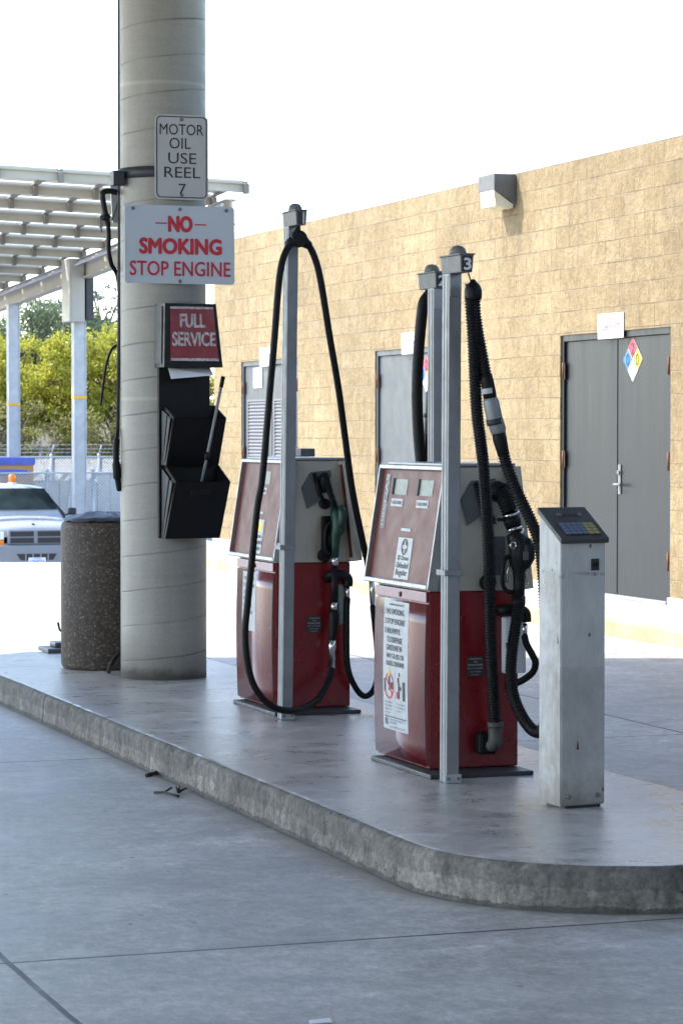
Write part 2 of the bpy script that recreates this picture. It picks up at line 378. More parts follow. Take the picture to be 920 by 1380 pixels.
# ------------------------------------------------------------------ mesh builder
class MB:
    def __init__(self, *mats):
        self.bm = bmesh.new(); self.mats = list(mats); self.mi = 0
    def m(self, mat):
        if mat not in self.mats: self.mats.append(mat)
        self.mi = self.mats.index(mat); return self
    def face(self, vs, smooth=False):
        try: f = self.bm.faces.new(vs)
        except ValueError: return None
        f.material_index = self.mi; f.smooth = smooth; return f
    def v(self, p): return self.bm.verts.new(p)
    def poly(self, pts): return self.face([self.v(p) for p in pts])
    def hexa(self, b, t):
        """b, t: four bottom, four top points in matching order"""
        B = [self.v(p) for p in b]; T = [self.v(p) for p in t]
        fs = [self.face(B[::-1]), self.face(T)] + [self.face([B[i], B[(i+1)%4], T[(i+1)%4], T[i]]) for i in range(4)]
        return [f for f in fs if f]
    def box(self, x0, x1, y0, y1, z0, z1, bevel=0, seg=2):
        fs = self.hexa([(x0,y0,z0),(x1,y0,z0),(x1,y1,z0),(x0,y1,z0)], [(x0,y0,z1),(x1,y0,z1),(x1,y1,z1),(x0,y1,z1)])
        if bevel: self.bev(fs, bevel, seg)
        return fs
    def bev(self, fs, w, seg=2):
        es = list({e for f in fs for e in f.edges})
        r = bmesh.ops.bevel(self.bm, geom=es, offset=w, segments=seg, affect='EDGES', profile=.5)
        for f in r['faces']: f.material_index = self.mi
    def prism(self, pts, d, bevel=0):
        """closed outline pts (3-D), swept by vector d"""
        A = [self.v(p) for p in pts]; d = Vector(d); B = [self.v(Vector(p)+d) for p in pts]; n = len(A)
        fs = [self.face(A[::-1]), self.face(B)] + [self.face([A[i], A[(i+1)%n], B[(i+1)%n], B[i]]) for i in range(n)]
        fs = [f for f in fs if f]
        if bevel: self.bev(fs, bevel)
        return fs
    def tube(self, pts, r, seg=12, caps=True, up=None, flat=None, closed=False):
        pts = [Vector(p) for p in pts]; n = len(pts); rings = []
        N = None
        for i, p in enumerate(pts):
            if closed: t = pts[(i+1) % n]-pts[i-1]
            else: t = (pts[min(i+1, n-1)]-pts[max(i-1, 0)])
            if t.length < 1e-9: t = Vector((0,0,1))
            t.normalize()
            if N is None:
                a = Vector(up) if up else (Vector((0,0,1)) if abs(t.z) < .9 else Vector((1,0,0)))
                N = (a - t*a.dot(t)).normalized()
            else:
                N = (N - t*N.dot(t))
                if N.length < 1e-6: N = t.orthogonal()
                N.normalize()
            Bn = t.cross(N)
            rr = r[i] if isinstance(r, (list, tuple)) else r
            fl = flat or 1
            rings.append([self.v(p + (N*math.cos(2*math.pi*k/seg)*fl + Bn*math.sin(2*math.pi*k/seg))*rr) for k in range(seg)])
        m = n if closed else n-1
        for i in range(m):
            A, B = rings[i], rings[(i+1) % n]
            for k in range(seg): self.face([A[k], A[(k+1)%seg], B[(k+1)%seg], B[k]], True)
        if caps and not closed:
            self.face(rings[0][::-1]); self.face(rings[-1])
        return self
    def lathe(self, c, prof, seg=32, axis=(0,0,1), caps=True, smooth=True):
        ax = Vector(axis).normalized(); u = ax.orthogonal().normalized(); w = ax.cross(u); c = Vector(c)
        rings = [[self.v(c + ax*h + (u*math.cos(2*math.pi*k/seg)+w*math.sin(2*math.pi*k/seg))*max(r, 1e-4)) for k in range(seg)] for r, h in prof]
        for i in range(len(rings)-1):
            for k in range(seg): self.face([rings[i][k], rings[i][(k+1)%seg], rings[i+1][(k+1)%seg], rings[i+1][k]], smooth)
        if caps: self.face(rings[0][::-1]); self.face(rings[-1])
        return self
    def cyl(self, a, b, r, seg=16, smooth=True):
        a, b = Vector(a), Vector(b); return self.lathe(a, [(r, 0), (r, (b-a).length)], seg, b-a, True, smooth)
    def text(self, s, o, X, Y, w=None, h=.05, bold=0, align='C', lift=0):
        """flat lettering: centre o, reading direction X, up Y; fitted to cap height h and, if given, width w"""
        cu = bpy.data.curves.new('lettering', 'FONT'); cu.body = s; cu.resolution_u = 3
        ob = bpy.data.objects.new('lettering', cu); COL.objects.link(ob)
        bpy.context.view_layer.update()
        me = ob.evaluated_get(bpy.context.evaluated_depsgraph_get()).to_mesh()
        co = [v.co.copy() for v in me.vertices]
        if co:
            x0 = min(c.x for c in co); x1 = max(c.x for c in co)
            cap = .729
            sy = h/cap; sx = (w/(x1-x0)) if w else sy*.92
            X, Y = Vector(X).normalized(), Vector(Y).normalized(); Nn = X.cross(Y); o = Vector(o)
            if align == 'C': cx = (x0+x1)/2
            else: cx = x0
            e = bold*h*1.25; shifts = [(0, 0)] if not e else [(0,0),(1,0),(-1,0),(0,1),(0,-1),(.7,.7),(-.7,.7),(.7,-.7),(-.7,-.7)]
            for q, (dx_, dy_) in enumerate(shifts):    # strokes thickened by overlaid outlines, each a hair further out
                vs = [self.v(o + X*((c.x-cx)*sx+dx_*e) + Y*((c.y-cap/2)*sy+dy_*e) + Nn*(lift+q*.00008)) for c in co]
                for p in me.polygons: self.face([vs[i] for i in p.vertices])
        ob.to_mesh_clear(); bpy.data.objects.remove(ob); bpy.data.curves.remove(cu)
        return self
    def build(self, name, parent=None, origin=None, loc=None, fix=True):
        """links as ONE object. origin: world point that becomes the object's (or its thing's) origin"""
        if fix: bmesh.ops.recalc_face_normals(self.bm, faces=self.bm.faces)
        me = bpy.data.meshes.new(name)
        o0 = Vector(origin) if origin is not None else (Vector(parent['_o']) if parent is not None and '_o' in parent else Vector((0,0,0)))
        if o0.length: bmesh.ops.translate(self.bm, verts=self.bm.verts, vec=-o0)
        self.bm.to_mesh(me); self.bm.free()
        for k in self.mats: me.materials.append(M[k] if isinstance(k, str) else k)
        ob = bpy.data.objects.new(name, me); COL.objects.link(ob)
        if parent is not None: ob.parent = parent; ob['_o'] = tuple(o0)
        elif origin is not None: ob.location = o0; ob['_o'] = tuple(o0)
        return ob

def tag(o, label=None, cat=None, group=None, kind=None):
    if label: o['label'] = label
    if cat: o['category'] = cat
    if group: o['group'] = group
    if kind: o['kind'] = kind
    return o
def thing(name, label, cat, loc=(0,0,0), group=None, local=False, rz=0):
    """an Empty at the thing's base. Parts are given in world coordinates unless local"""
    o = bpy.data.objects.new(name, None); COL.objects.link(o); o.location = loc; o.rotation_euler = (0,0,rz)
    o['_o'] = (0,0,0) if local else tuple(loc)
    o.empty_display_size = .1
    return tag(o, label, cat, group)

def spline(pts, n=8):
    P = [Vector(p) for p in pts]; out = []
    for i in range(len(P)-1):
        p0 = P[max(i-1, 0)]; p1 = P[i]; p2 = P[i+1]; p3 = P[min(i+2, len(P)-1)]
        for k in range(n):
            t = k/n
            out.append(.5*((2*p1) + (p2-p0)*t + (2*p0-5*p1+4*p2-p3)*t*t + (3*p1-p0-3*p2+p3)*t**3))
    out.append(P[-1]); return out
def resample(pts, step):
    out = [pts[0].copy()]; acc = 0
    for a, b in zip(pts, pts[1:]):
        L = (b-a).length; s = step-acc
        while s <= L and L > 0:
            out.append(a.lerp(b, s/L)); s += step
        acc = (acc+L) % step if L else acc
    return out
def ribbed(mb, pts, r, depth=.0022, pitch=.013, seg=14):
    p = resample(spline(pts, 16), pitch/4)
    mb.tube(p, [r + depth*(1 if (i % 4) in (0, 1) else -1) for i in range(len(p))], seg)

# ------------------------------------------------------------------ light, sky, camera
SUN = Vector((-1.0, .72, 1.3)).normalized()
w = bpy.data.worlds.new('World'); S.world = w; w.use_nodes = True
nt = w.node_tree; sky = nt.nodes.new('ShaderNodeTexSky'); sky.sky_type = 'NISHITA'; sky.sun_disc = False
sky.sun_elevation = math.asin(SUN.z); sky.sun_rotation = math.atan2(SUN.x, SUN.y)
sky.altitude = 0; sky.air_density = 1.0; sky.dust_density = .9; sky.ozone_density = 1.2
bg = nt.nodes['Background']; nt.links.new(sky.outputs[0], bg.inputs[0]); bg.inputs[1].default_value = .15
ld = bpy.data.lights.new('sun', 'SUN'); ld.energy = 2.1; ld.angle = rad(.53); ld.color = (1, .96, .9)
lo = bpy.data.objects.new('sun', ld); COL.objects.link(lo); lo.rotation_euler = SUN.to_track_quat('Z', 'Y').to_euler()
cd = bpy.data.cameras.new('camera'); cam = bpy.data.objects.new('camera', cd); COL.objects.link(cam)
cam.location = (0, 0, 1.5); cam.rotation_euler = (rad(90)-math.atan(108/3600), 0, -rad(19.33))
cd.sensor_fit = 'VERTICAL'; cd.sensor_height = 36; cd.lens = 3600/1380*36; cd.clip_end = 3000; cd.clip_start = .1
cd.dof.use_dof = True; cd.dof.focus_distance = 11.6; cd.dof.aperture_fstop = 16
S.camera = cam
S.view_settings.view_transform = 'Standard'; S.view_settings.look = 'None'; S.view_settings.gamma = 1; S.view_settings.exposure = 2.2
S.cycles.max_bounces = 8; S.cycles.diffuse_bounces = 5; S.cycles.glossy_bounces = 4; S.cycles.sample_clamp_indirect = 8
S.cycles.use_denoising = True

# ------------------------------------------------------------------ ground
GRZ = -.16
sy, cy = math.sin(rad(19.33)), math.cos(rad(19.33))
def terrain_z(d):
    pts = [(-50,-.16),(34,-.16),(46,-1.25),(71,-1.25),(78,.2),(86,1.0),(110,2.2),(160,3.2),(900,5)]
    for (a, za), (b, zb) in zip(pts, pts[1:]):
        if d <= b: return za+(zb-za)*(d-a)/(b-a)
    return 5
mb = MB('ground', 'soil')
ds = [-40,0,12,20,28,34,36,40,44,46,50,58,66,71,74,78,82,86,95,110,135,160,250,400,900]
ls = [-500,-200,-80,-40,-20,-10,-5,0,5,10,20,40,80,200,500]
grid = [[mb.v((d*sy+l*cy, d*cy-l*sy, terrain_z(d))) for l in ls] for d in ds]
for i in range(len(ds)-1):
    mb.mi = 0 if ds[i] < 66 else 1
    for j in range(len(ls)-1): mb.face([grid[i][j], grid[i][j+1], grid[i+1][j+1], grid[i+1][j]], ds[i] >= 34)
tag(mb.build('ground'), kind='structure')

# fuel island: a long slab with half-round ends
mb = MB('island', 'curb')
IX0, IX1 = 3.43, 5.06; IC = (IX0+IX1)/2; IR = (IX1-IX0)/2; IY0, IY1 = 8.27+IR, 17.93-IR
def outline():
    out = []; st = .035
    na = int(math.pi*IR/st); nl = int((IY1-IY0)/st)
    for k in range(na): a = math.pi + math.pi*k/na; out.append((IC+IR*math.cos(a), IY0+IR*math.sin(a), math.cos(a), math.sin(a)))
    for k in range(nl): out.append((IX1, IY0+(IY1-IY0)*k/nl, 1, 0))
    for k in range(na): a = math.pi*k/na; out.append((IC+IR*math.cos(a), IY1+IR*math.sin(a), math.cos(a), math.sin(a)))
    for k in range(nl): out.append((IX0, IY1-(IY1-IY0)*k/nl, -1, 0))
    return out
from mathutils import noise as mnoise
OUT = outline()
levels = [(-.006, -.4), (-.005, -.158), (-.001, -.12), (.001, -.08), (.001, -.045), (.003, -.024), (.008, -.013), (.017, -.0055), (.034, -.0015), (.06, 0)]
rings = []
for i, (ins, z) in enumerate(levels):
    ring = []
    for (px, py, nx_, ny_) in OUT:
        w_ = 0 if i in (0, len(levels)-1) else 1
        big = mnoise.fractal((px*1.3, py*1.3, z*4), 1, 2, 4)*.006
        chip = max(0, mnoise.fractal((px*7, py*7, 4.2), .8, 2, 4)-.3)*.05 if 4 <= i <= 7 else 0
        rough = mnoise.fractal((px*16, py*16, z*22), .9, 2, 3)*.0022
        d_ = ins - w_*(big+rough) + chip
        zz = z - (chip*.8 if 5 <= i <= 7 else 0) + (w_*mnoise.noise((px*5, py*5, 1.7))*.0012 if i >= 5 else 0)
        ring.append(mb.v((px-nx_*d_, py-ny_*d_, zz)))
    rings.append(ring)
n = len(rings[0])
for q in range(len(rings)-1):
    mb.mi = 1 if q < 8 else 0
    for k in range(n): mb.face([rings[q][k], rings[q][(k+1) % n], rings[q+1][(k+1) % n], rings[q+1][k]], True)
mb.mi = 0; mb.face(rings[-1])
tag(mb.build('fuel_island_pavement'), kind='structure')

# sidewalk along the building
def yellow_curb():
    k = NT('faded_yellow_curb')
    c = k.ramp(k.noise(2.5, 7, .7), [(.35, (.24,.21,.13)), (.5, (.30,.26,.15)), (.68, (.36,.32,.22))])
    k.set(color=c, rough=.85); return k.m
M['ycurb'] = yellow_curb()
mb = MB('ground', 'ycurb')
SX = 9.22
mb.poly([(SX+.02,-15.9,-.02),(10.6,-15.9,-.02),(10.6,36,-.02),(SX+.02,36,-.02)])
mb.m('ycurb'); mb.poly([(SX+.02,-15.9,-.02),(SX+.02,36,-.02),(SX,36,-.045),(SX,-15.9,-.045)]); mb.poly([(SX,-15.9,-.045),(SX,36,-.045),(SX,36,-.3),(SX,-15.9,-.3)])
tag(mb.build('sidewalk', fix=False), kind='structure')

# ------------------------------------------------------------------ block building
WX = 10.44
B = thing('block_building', 'tan split face block building with grey steel double doors', 'building', (WX, 20, 0))
doors = [(21.09, 23.45), (26.25, 28.61), (31.39, 33.75)]; DT = 2.42; WTOP = 4.06; Y0, Y1 = -15.9, 35.0
mb = MB('block')
ys = sorted({Y0, Y1, *[y for d in doors for y in d]}); REC = .045
for a, b in zip(ys, ys[1:]):
    hole = (a, b) in doors
    z0 = DT if hole else -.1
    mb.poly([(WX,a,z0),(WX,b,z0),(WX,b,WTOP),(WX,a,WTOP)])
    if hole:
        mb.poly([(WX,a,-.1),(WX+REC+.1,a,-.1),(WX+REC+.1,a,DT),(WX,a,DT)]); mb.poly([(WX,b,-.1),(WX+REC+.1,b,-.1),(WX+REC+.1,b,DT),(WX,b,DT)])
        mb.poly([(WX,a,DT),(WX,b,DT),(WX+REC+.1,b,DT),(WX+REC+.1,a,DT)])
mb.poly([(WX,Y1,-1.5),(WX+12,Y1,-1.5),(WX+12,Y1,WTOP),(WX,Y1,WTOP)]); mb.poly([(WX,Y0,-1.5),(WX+12,Y0,-1.5),(WX+12,Y0,WTOP),(WX,Y0,WTOP)])
mb.poly([(WX+12,Y0,-1.5),(WX+12,Y1,-1.5),(WX+12,Y1,WTOP),(WX+12,Y0,WTOP)])
mb.poly([(WX+.3,Y0,-.1),(WX+.3,Y1,-.1),(WX+.3,Y1,DT+.1),(WX+.3,Y0,DT+.1)])
mb.build('wall', B, fix=False)
mb = MB('canopy'); mb.box(WX+.1, WX+11.9, Y0+.1, Y1-.1, WTOP-.5, WTOP-.4); mb.build('roof', B)
mb = MB('coping'); mb.box(WX-.003, WX+.3, Y0+.01, Y1+.03, WTOP+.0006, WTOP+.085, .002); mb.build('coping', B)
mb = MB('concrete_pale')
for a, b in ((Y0, 21.09), (23.45, 26.25), (28.61, 31.39), (33.75, Y1)):
    mb = MB('concrete_pale'); mb.box(WX-.03, WX+.05, a, b, -.15, .05, .006); mb.build('footing', B)
def double_door(y0, y1, paint, louvers=False):
    fx = WX+REC
    mb = MB(paint)
    for a, b in ((y0+.001, y0+.05), (y1-.05, y1-.001)): mb.box(fx-.03, fx+.06, a, b, -.02, DT-.001, .003)
    mb.box(fx-.03, fx+.06, y0+.051, y1-.051, DT-.06, DT-.001, .003)
    fr = mb.build('double_door', B)
    mid = (y0+y1)/2
    for a, b, act in ((y0+.053, mid-.004, True), (mid+.004, y1-.053, False)):
        mb = MB(paint); mb.box(fx-.005, fx+.04, a, b, .015, DT-.064, .002)
        lf = mb.build('door_leaf', fr)
        if louvers:
            mb = MB('louver')
            la, lb = a+.18, b-.18
            z = .45
            while z < 1.86:
                mb.hexa([(fx-.008,la,z),(fx-.008,lb,z),(fx-.004,lb,z+.004),(fx-.004,la,z+.004)], [(fx-.024,la,z+.02),(fx-.024,lb,z+.02),(fx-.012,lb,z+.042),(fx-.012,la,z+.042)]); z += .045
            for q in ((la-.03, la), (lb, lb+.03)): mb.box(fx-.026, fx-.0055, q[0], q[1], .42, 1.92)
            mb.box(fx-.026, fx-.0055, la, lb, .42, .445); mb.box(fx-.026, fx-.0055, la, lb, 1.895, 1.92)
            mb.build('louver', fr)
    mb = MB(paint); mb.box(fx-.011, fx-.0055, mid-.02, mid-.006, .02, DT-.07); mb.build('astragal', fr)
    mb = MB('cast')
    my = mid-.075
    mb.box(fx-.016, fx-.0055, my-.028, my+.028, .93, 1.2, .004); mb.cyl((fx-.016, my, 1.02), (fx-.06, my, 1.02), .012); mb.tube([(fx-.06, my+.02, 1.02), (fx-.062, my-.13, 1.02)], .011)
    mb.cyl((fx-.016, my, 1.13), (fx-.03, my, 1.13), .02)
    mb.build('door_handle', fr)
    for yy in (y0+.052, y1-.052):
        for z in (.28, 1.16, 2.0):
            mb = MB('rust'); mb.cyl((fx-.036, yy, z), (fx-.036, yy, z+.16), .013); mb.box(fx-.034, fx-.0305, yy-.03, yy+.03, z, z+.16); mb.build('hinge', fr)
    mb = MB('alu'); mb.box(fx-.06, fx+.05, y0+.052, y1-.052, -.019, .012, .003); mb.build('threshold', fr)
    return fr
double_door(*doors[0], 'door'); double_door(*doors[1], 'door_light'); double_door(*doors[2], 'door_light', True)

# signs and placards on the building
def wall_sign(y0, y1, z0, z1, label, rows, x=WX-.008, tilt=0, name='wall_sign', group='white signs on the block building'):
    c = (x, (y0+y1)/2, (z0+z1)/2)
    mb = MB('white_paint'); mb.box(x-.004, x+.004, y0, y1, z0, z1, .002)
    t = mb.build(name, origin=c); tag(t, label, 'sign', group)
    mb = MB('pale_ink')
    for txt, zc, h, wd in rows: mb.text(txt, (x-.0055, c[1]-.0, zc), (0,-1,.06), (0,0,1), wd, h, .012)
    if rows: mb.build('lettering', t)
    return t
wall_sign(22.03, 22.575, 2.355, 2.585, 'square white sign with faded red script above the nearest dark grey double door', [('Lube Room', 2.475, .075, .42)])
wall_sign(27.25, 27.72, 2.355, 2.59, 'square white sign with pale red lines above the middle grey door', [('CAUTION', 2.535, .035, .36), ('CHEMICAL', 2.475, .035, .38), ('STORAGE', 2.415, .035, .36)])
wall_sign(32.40, 32.92, 2.34, 2.58, 'white sign over the far louvered door, overlapping its top edge', [('DANGER', 2.47, .05, .36)])
wall_sign(32.95, 33.31, 2.07, 2.33, 'small white notice fixed on the far louvered door leaf above its slats', [('NOTICE', 2.2, .04, .25)], x=WX+REC-.013)
def hazard(yc, zc, label):
    x = WX+REC-.0085; r = .2; c = (x, yc, zc)
    mb = MB('white_paint'); mb.prism([(x,yc-r,zc),(x,yc,zc-r),(x,yc+r,zc),(x,yc,zc+r)], (.002,0,0))
    t = mb.build('hazard_placard', origin=c); tag(t, label, 'sign', 'hazard diamonds on the doors')
    xf = x-.0015; h = r/2
    for cc, (dy, dz), num in (('red_sign2', (0, h), '2'), ('blue', (h, 0), '0'), ('yellow', (-h, 0), '0')):
        mb = MB(cc); yy, zz = yc+dy, zc+dz; g = h*.97
        mb.poly([(xf,yy-g,zz),(xf,yy,zz-g),(xf,yy+g,zz),(xf,yy,zz+g)])
        p = mb.build({'red_sign2': 'red_field', 'blue': 'blue_field', 'yellow': 'yellow_field'}[cc], t)
        mb = MB('ink'); mb.text(num, (xf-.002, yy, zz), (0,-1,0), (0,0,1), None, .115, .02); mb.build('number', p)
M['red_sign2'] = simple('placard_red', (.62,.03,.06), .5)
hazard(21.93, 2.155, 'red, blue, yellow and white hazard diamond on the nearest dark grey door')
hazard(27.09, 2.13, 'hazard diamond on the middle grey door, partly hidden behind the pump hoses')

# wall lamp
c = (WX, 24.7, 3.9)
L = thing('wall_light', 'boxy dark bronze wall light with frosted lens under the parapet', 'wall light', c)
mb = MB('bronze')
y0, y1 = 24.52, 24.93
mb.hexa([(WX-.01,y0,3.76),(WX-.01,y1,3.76),(WX-.24,y1,3.9),(WX-.24,y0,3.9)], [(WX-.01,y0,4.055),(WX-.01,y1,4.055),(WX-.24,y1,4.055),(WX-.24,y0,4.055)])
mb.build('housing', L)
mb = MB('lens'); mb.hexa([(WX-.03,y0+.02,3.72),(WX-.03,y1-.02,3.72),(WX-.215,y1-.02,3.74),(WX-.215,y0+.02,3.74)], [(WX-.03,y0+.02,3.76),(WX-.03,y1-.02,3.76),(WX-.236,y1-.02,3.897),(WX-.236,y0+.02,3.897)]); mb.build('lens', L)

# ------------------------------------------------------------------ station canopy (over the picture) and column
mb = MB('canopy')
e = [(-6.5, 24.9), (8.9, 19.13), (8.9, -15.9), (-6.5, -15.9)]
mb.prism([(x, y, 5.6) for x, y in e], (0,0,.55))
tag(mb.build('station_canopy', origin=(2, 8, 5.6)), 'broad flat canopy roof over the fuel island', 'canopy')

G = thing('unseen_shade_block', 'unseen tan block mass added behind the camera to darken the near faces', 'building', (-2, -21, GRZ))  # unseen mass behind the camera, added to keep light off the pumps' near faces
mb = MB('block'); mb.box(-15, 10.3, -27, -16, GRZ-.2, 7); mb.build('wall', G)
mb = MB('coping'); mb.box(-15.05, 10.35, -27.05, -15.95, 7.001, 7.08); mb.build('coping', G)
CX, CY, CR = 4.385, 15.79, .262
mb = MB('column'); mb.lathe((CX,CY,0), [(CR, -.02)] + [(CR, .3*i) for i in range(1, 19)] + [(CR, 5.595)], 64, caps=True)
tag(mb.build('concrete_column', origin=(CX,CY,0)), 'round grey concrete column with spiral form marks carrying the signs', 'column')

FY = CY-CR-.024     # face for the signs
def plate(x0, x1, z0, z1, y, mat, r=.02, th=.004, rot=0, name='sign', label='', cat='sign', group=None):
    c = Vector(((x0+x1)/2, y, (z0+z1)/2)); pts = []
    for (sx, sz, a0) in ((1,1,0),(-1,1,90),(-1,-1,180),(1,-1,270)):
        for k in range(5):
            a = rad(a0+90*k/4); pts.append((c.x+sx*((x1-x0)/2-r)+r*math.cos(a), y, c.z+sz*((z1-z0)/2-r)+r*math.sin(a)))
    mb = MB(mat); mb.prism(pts, (0,th,0)); o = mb.build(name, origin=c); tag(o, label, cat, group)
    return o, c
def border(mb, x0, x1, z0, z1, y, wd, r):
    def ring(i, rr):
        c = ((x0+x1)/2, (z0+z1)/2); out = []
        for (sx, sz, a0) in ((1,1,0),(-1,1,90),(-1,-1,180),(1,-1,270)):
            for k in range(6):
                a = rad(a0+90*k/5); out.append(mb.v((c[0]+sx*((x1-x0)/2-i-rr)+rr*math.cos(a), y, c[1]+sz*((z1-z0)/2-i-rr)+rr*math.sin(a))))
        return out
    A, Bq = ring(0, r), ring(wd, max(.001, r-wd)); n = len(A)
    for k in range(n): mb.face([A[k], A[(k+1)%n], Bq[(k+1)%n], Bq[k]])

o, c = plate(4.257, 4.589, 2.894, 3.402, FY, 'sign_grey', .035, name='reel_sign', label='tall white MOTOR OIL USE REEL 7 sign near the top of the column')
mb = MB('ink'); yq = FY-.0015
border(mb, 4.266, 4.580, 2.904, 3.392, yq, .006, .03)
X, Z = (1,0,0), (0,0,1)
sz = lambda v: 3.402-(v-153)*.508/117
for t, v, xc, wd in (('MOTOR', 173, 4.423, .272), ('OIL', 192, 4.413, .132), ('USE', 212.5, 4.427, .175), ('REEL', 232, 4.427, .224), ('7', 255, 4.427, .046)):
    mb.text(t, (xc, yq-.0005, sz(v)), X, Z, wd, .068, .0)
mb.build('lettering', o)
for z in (3.373, 2.922):
    mb = MB('cast'); mb.lathe((4.423, FY-.001, z), [(.011, 0), (.011, .004), (.006, .008)], 10, (0,-1,0)); mb.build('bolt', o)
o, c = plate(4.068, 4.752, 2.389, 2.857, FY-.004, 'sign_cool', .02, name='no_smoking_sign', label='wide white sign with red NO SMOKING STOP ENGINE lettering on the column')
mb = MB('red_ink'); yq = FY-.0055
nz = lambda v: 2.857-(v-279)*.468/105
mb.text('NO', (4.413, yq, nz(303)), X, Z, .142, .092, .055)
mb.box(4.258, 4.330, yq-.0003, yq, nz(303)-.004, nz(303)+.004); mb.box(4.503, 4.575, yq-.0003, yq, nz(304)-.004, nz(304)+.004)
mb.text('SMOKING', (4.415, yq, nz(333)), X, Z, .505, .092, .05)
mb.text('STOP ENGINE', (4.413, yq, nz(363)), X, Z, .625, .09, .014)
mb.build('lettering', o)
for x, z in ((4.12, 2.835), (4.41, 2.835), (4.70, 2.835), (4.41, 2.405)):
    mb = MB('cast'); mb.lathe((x, FY-.005, z), [(.011, 0), (.011, .004), (.006, .008)], 10, (0,-1,0)); mb.build('bolt', o)

# steel strap with bracket
st = thing('steel_strap', 'dark steel band clamped round the column behind the tall sign', 'strap', (CX, CY, 3.06))
mb = MB('dark_plate')
k = 48; pr = [(CR+.003, 3.03), (CR+.012, 3.03), (CR+.012, 3.095), (CR+.003, 3.095)]
mb.lathe((CX,CY,0), pr+[pr[0]], 48, caps=False); mb.build('band', st)
mb = MB('dark_plate'); mb.box(CX-CR-.075, CX-CR-.005, CY-.11, CY-.03, 2.985, 3.075, .004); mb.build('bracket', st)

# service hose and gun at the left of the column
hs = thing('service_hose', 'black service hose and gun hanging on a pale plate beside the column', 'hose', (4.0786, 15.8600, 2.7739))
mb = MB('sign_cool'); a = [(4.0797, 15.8800, 2.9965), (4.1590, 15.8800, 2.9989), (4.1584, 15.8800, 2.7684), (4.0931, 15.8800, 2.7758)]; mb.prism(a, (0,.012,0)); mb.build('mounting_plate', hs)
mb = MB('black_plastic'); mb.tube(spline([(4.1060, 15.8200, 2.9561), (4.0503, 15.8200, 2.9612), (4.0156, 15.8200, 2.9445), (4.0223, 15.8200, 2.8818), (4.0360, 15.8200, 2.8103), (4.0498, 15.8200, 2.7523)], 6), .018, 10)
mb.tube([(4.0314, 15.8200, 2.8147), (4.0406, 15.8200, 2.7880)], .03, 10); mb.build('gun', hs)
mb = MB('cast'); mb.tube(spline([(4.0360, 15.8200, 2.8058), (4.0036, 15.8200, 2.8050), (4.0035, 15.8200, 2.7466), (4.0103, 15.8200, 2.7109)], 5), .006, 8)
mb.tube([(4.1268, 15.8650, 2.9109), (4.0846, 15.8650, 2.7880)], .006, 8); mb.build('trigger_guard', hs)
mb = MB('rubber'); mb.tube(spline([(4.0498, 15.8200, 2.7568), (4.0542, 15.8200, 2.6895), (4.0540, 15.8200, 2.5995), (4.0752, 15.8400, 2.5202), (4.1202, 15.8800, 2.4602), (4.1415, 15.9000, 2.3621)], 8), .014, 10); mb.build('hose', hs)
cn = thing('conduit', 'thin dark conduit running down the left edge of the column', 'conduit', (4.1158, 15.8400, 1.1467))
mb = MB('dark_plate'); mb.tube([(4.1297, 15.8400, 4.7494), (4.1258, 15.8400, 3.2239), (4.1206, 15.8400, 2.0969), (4.1120, 15.8400, 1.4638)], .011, 10); mb.build('pipe', cn)
mb = MB('rubber'); mb.tube(spline([(4.1046, 15.8200, 1.5181), (4.0974, 15.8200, 1.4277), (4.0949, 15.8200, 1.3644), (4.1015, 15.8200, 1.2377), (4.1176, 15.8200, 1.1381)], 8), [.012]*6+[.02]*14+[.026]*6+[.018]*6+[.01]*1, 10); mb.build('hose_end', cn)
mb = MB('rubber'); mb.tube(spline([(4.1430, 15.9000, 2.0357), (4.1009, 15.9000, 2.0149), (4.0728, 15.9000, 1.9625), (4.0468, 15.9000, 1.8536), (4.0207, 15.9000, 1.6586)], 8), .008, 8)
tag(mb.build('loose_cable', origin=(4.0207, 15.9000, 1.6586)), 'short black cable arching out from behind the column', 'cable')
mb = MB('rubber'); mb.tube(spline([(4.1185, 16.0991, 0.0120), (4.0946, 15.9500, 0.0666), (4.1229, 15.9500, 0.1115), (4.1701, 15.9500, 0.1560)], 8), .014, 8)
tag(mb.build('ground_cable', origin=(4.1517, 16.2289, 0.0000)), 'black hose end curving onto the pavement between bin and column', 'hose')

# windscreen service box on the column
BX0, BX1 = 4.275, 4.605
sb = thing('service_box', 'black plastic windscreen service box marked FULL SERVICE on the column', 'service box', (4.44, FY, .86))
yb = CY-CR-.004
mb = MB('black_plastic')
mb.hexa([(4.262,15.325,1.885),(4.625,15.325,1.885),(4.60,yb,1.885),(4.258,yb,1.885)], [(4.275,15.35,2.265),(4.59,15.35,2.265),(4.58,yb,2.265),(4.262,yb,2.265)]); dsp = mb.build('towel_dispenser', sb)
mb = MB('side_skylit'); mb.hexa([(4.256,15.37,1.905),(4.262,15.37,1.905),(4.259,yb-.03,1.905),(4.253,yb-.03,1.905)], [(4.266,15.39,2.25),(4.274,15.39,2.25),(4.266,yb-.01,2.25),(4.258,yb-.01,2.25)]); mb.build('skylit_side', dsp)  # sky brightness on the dispenser's side, put into a lighter grey sheet
nx = Vector((1,0,0)); up = Vector((0,.025,.38)).normalized(); fn = nx.cross(up)
def onface(x, z): return Vector((x, 15.325+(z-1.885)*.025/.38, z))+fn*.003
mb = MB('red_sign'); mb.poly([onface(4.302,1.925), onface(4.60,1.925), onface(4.572,2.243), onface(4.305,2.243)]); sg = mb.build('red_sign_face', dsp)
mb = MB('worn_white'); mb.text('FULL', onface(4.442,2.165)+fn*.002, nx, up, .152, .083, .028); mb.text('SERVICE', onface(4.448,2.055)+fn*.002, nx, up, .265, .083, .028)
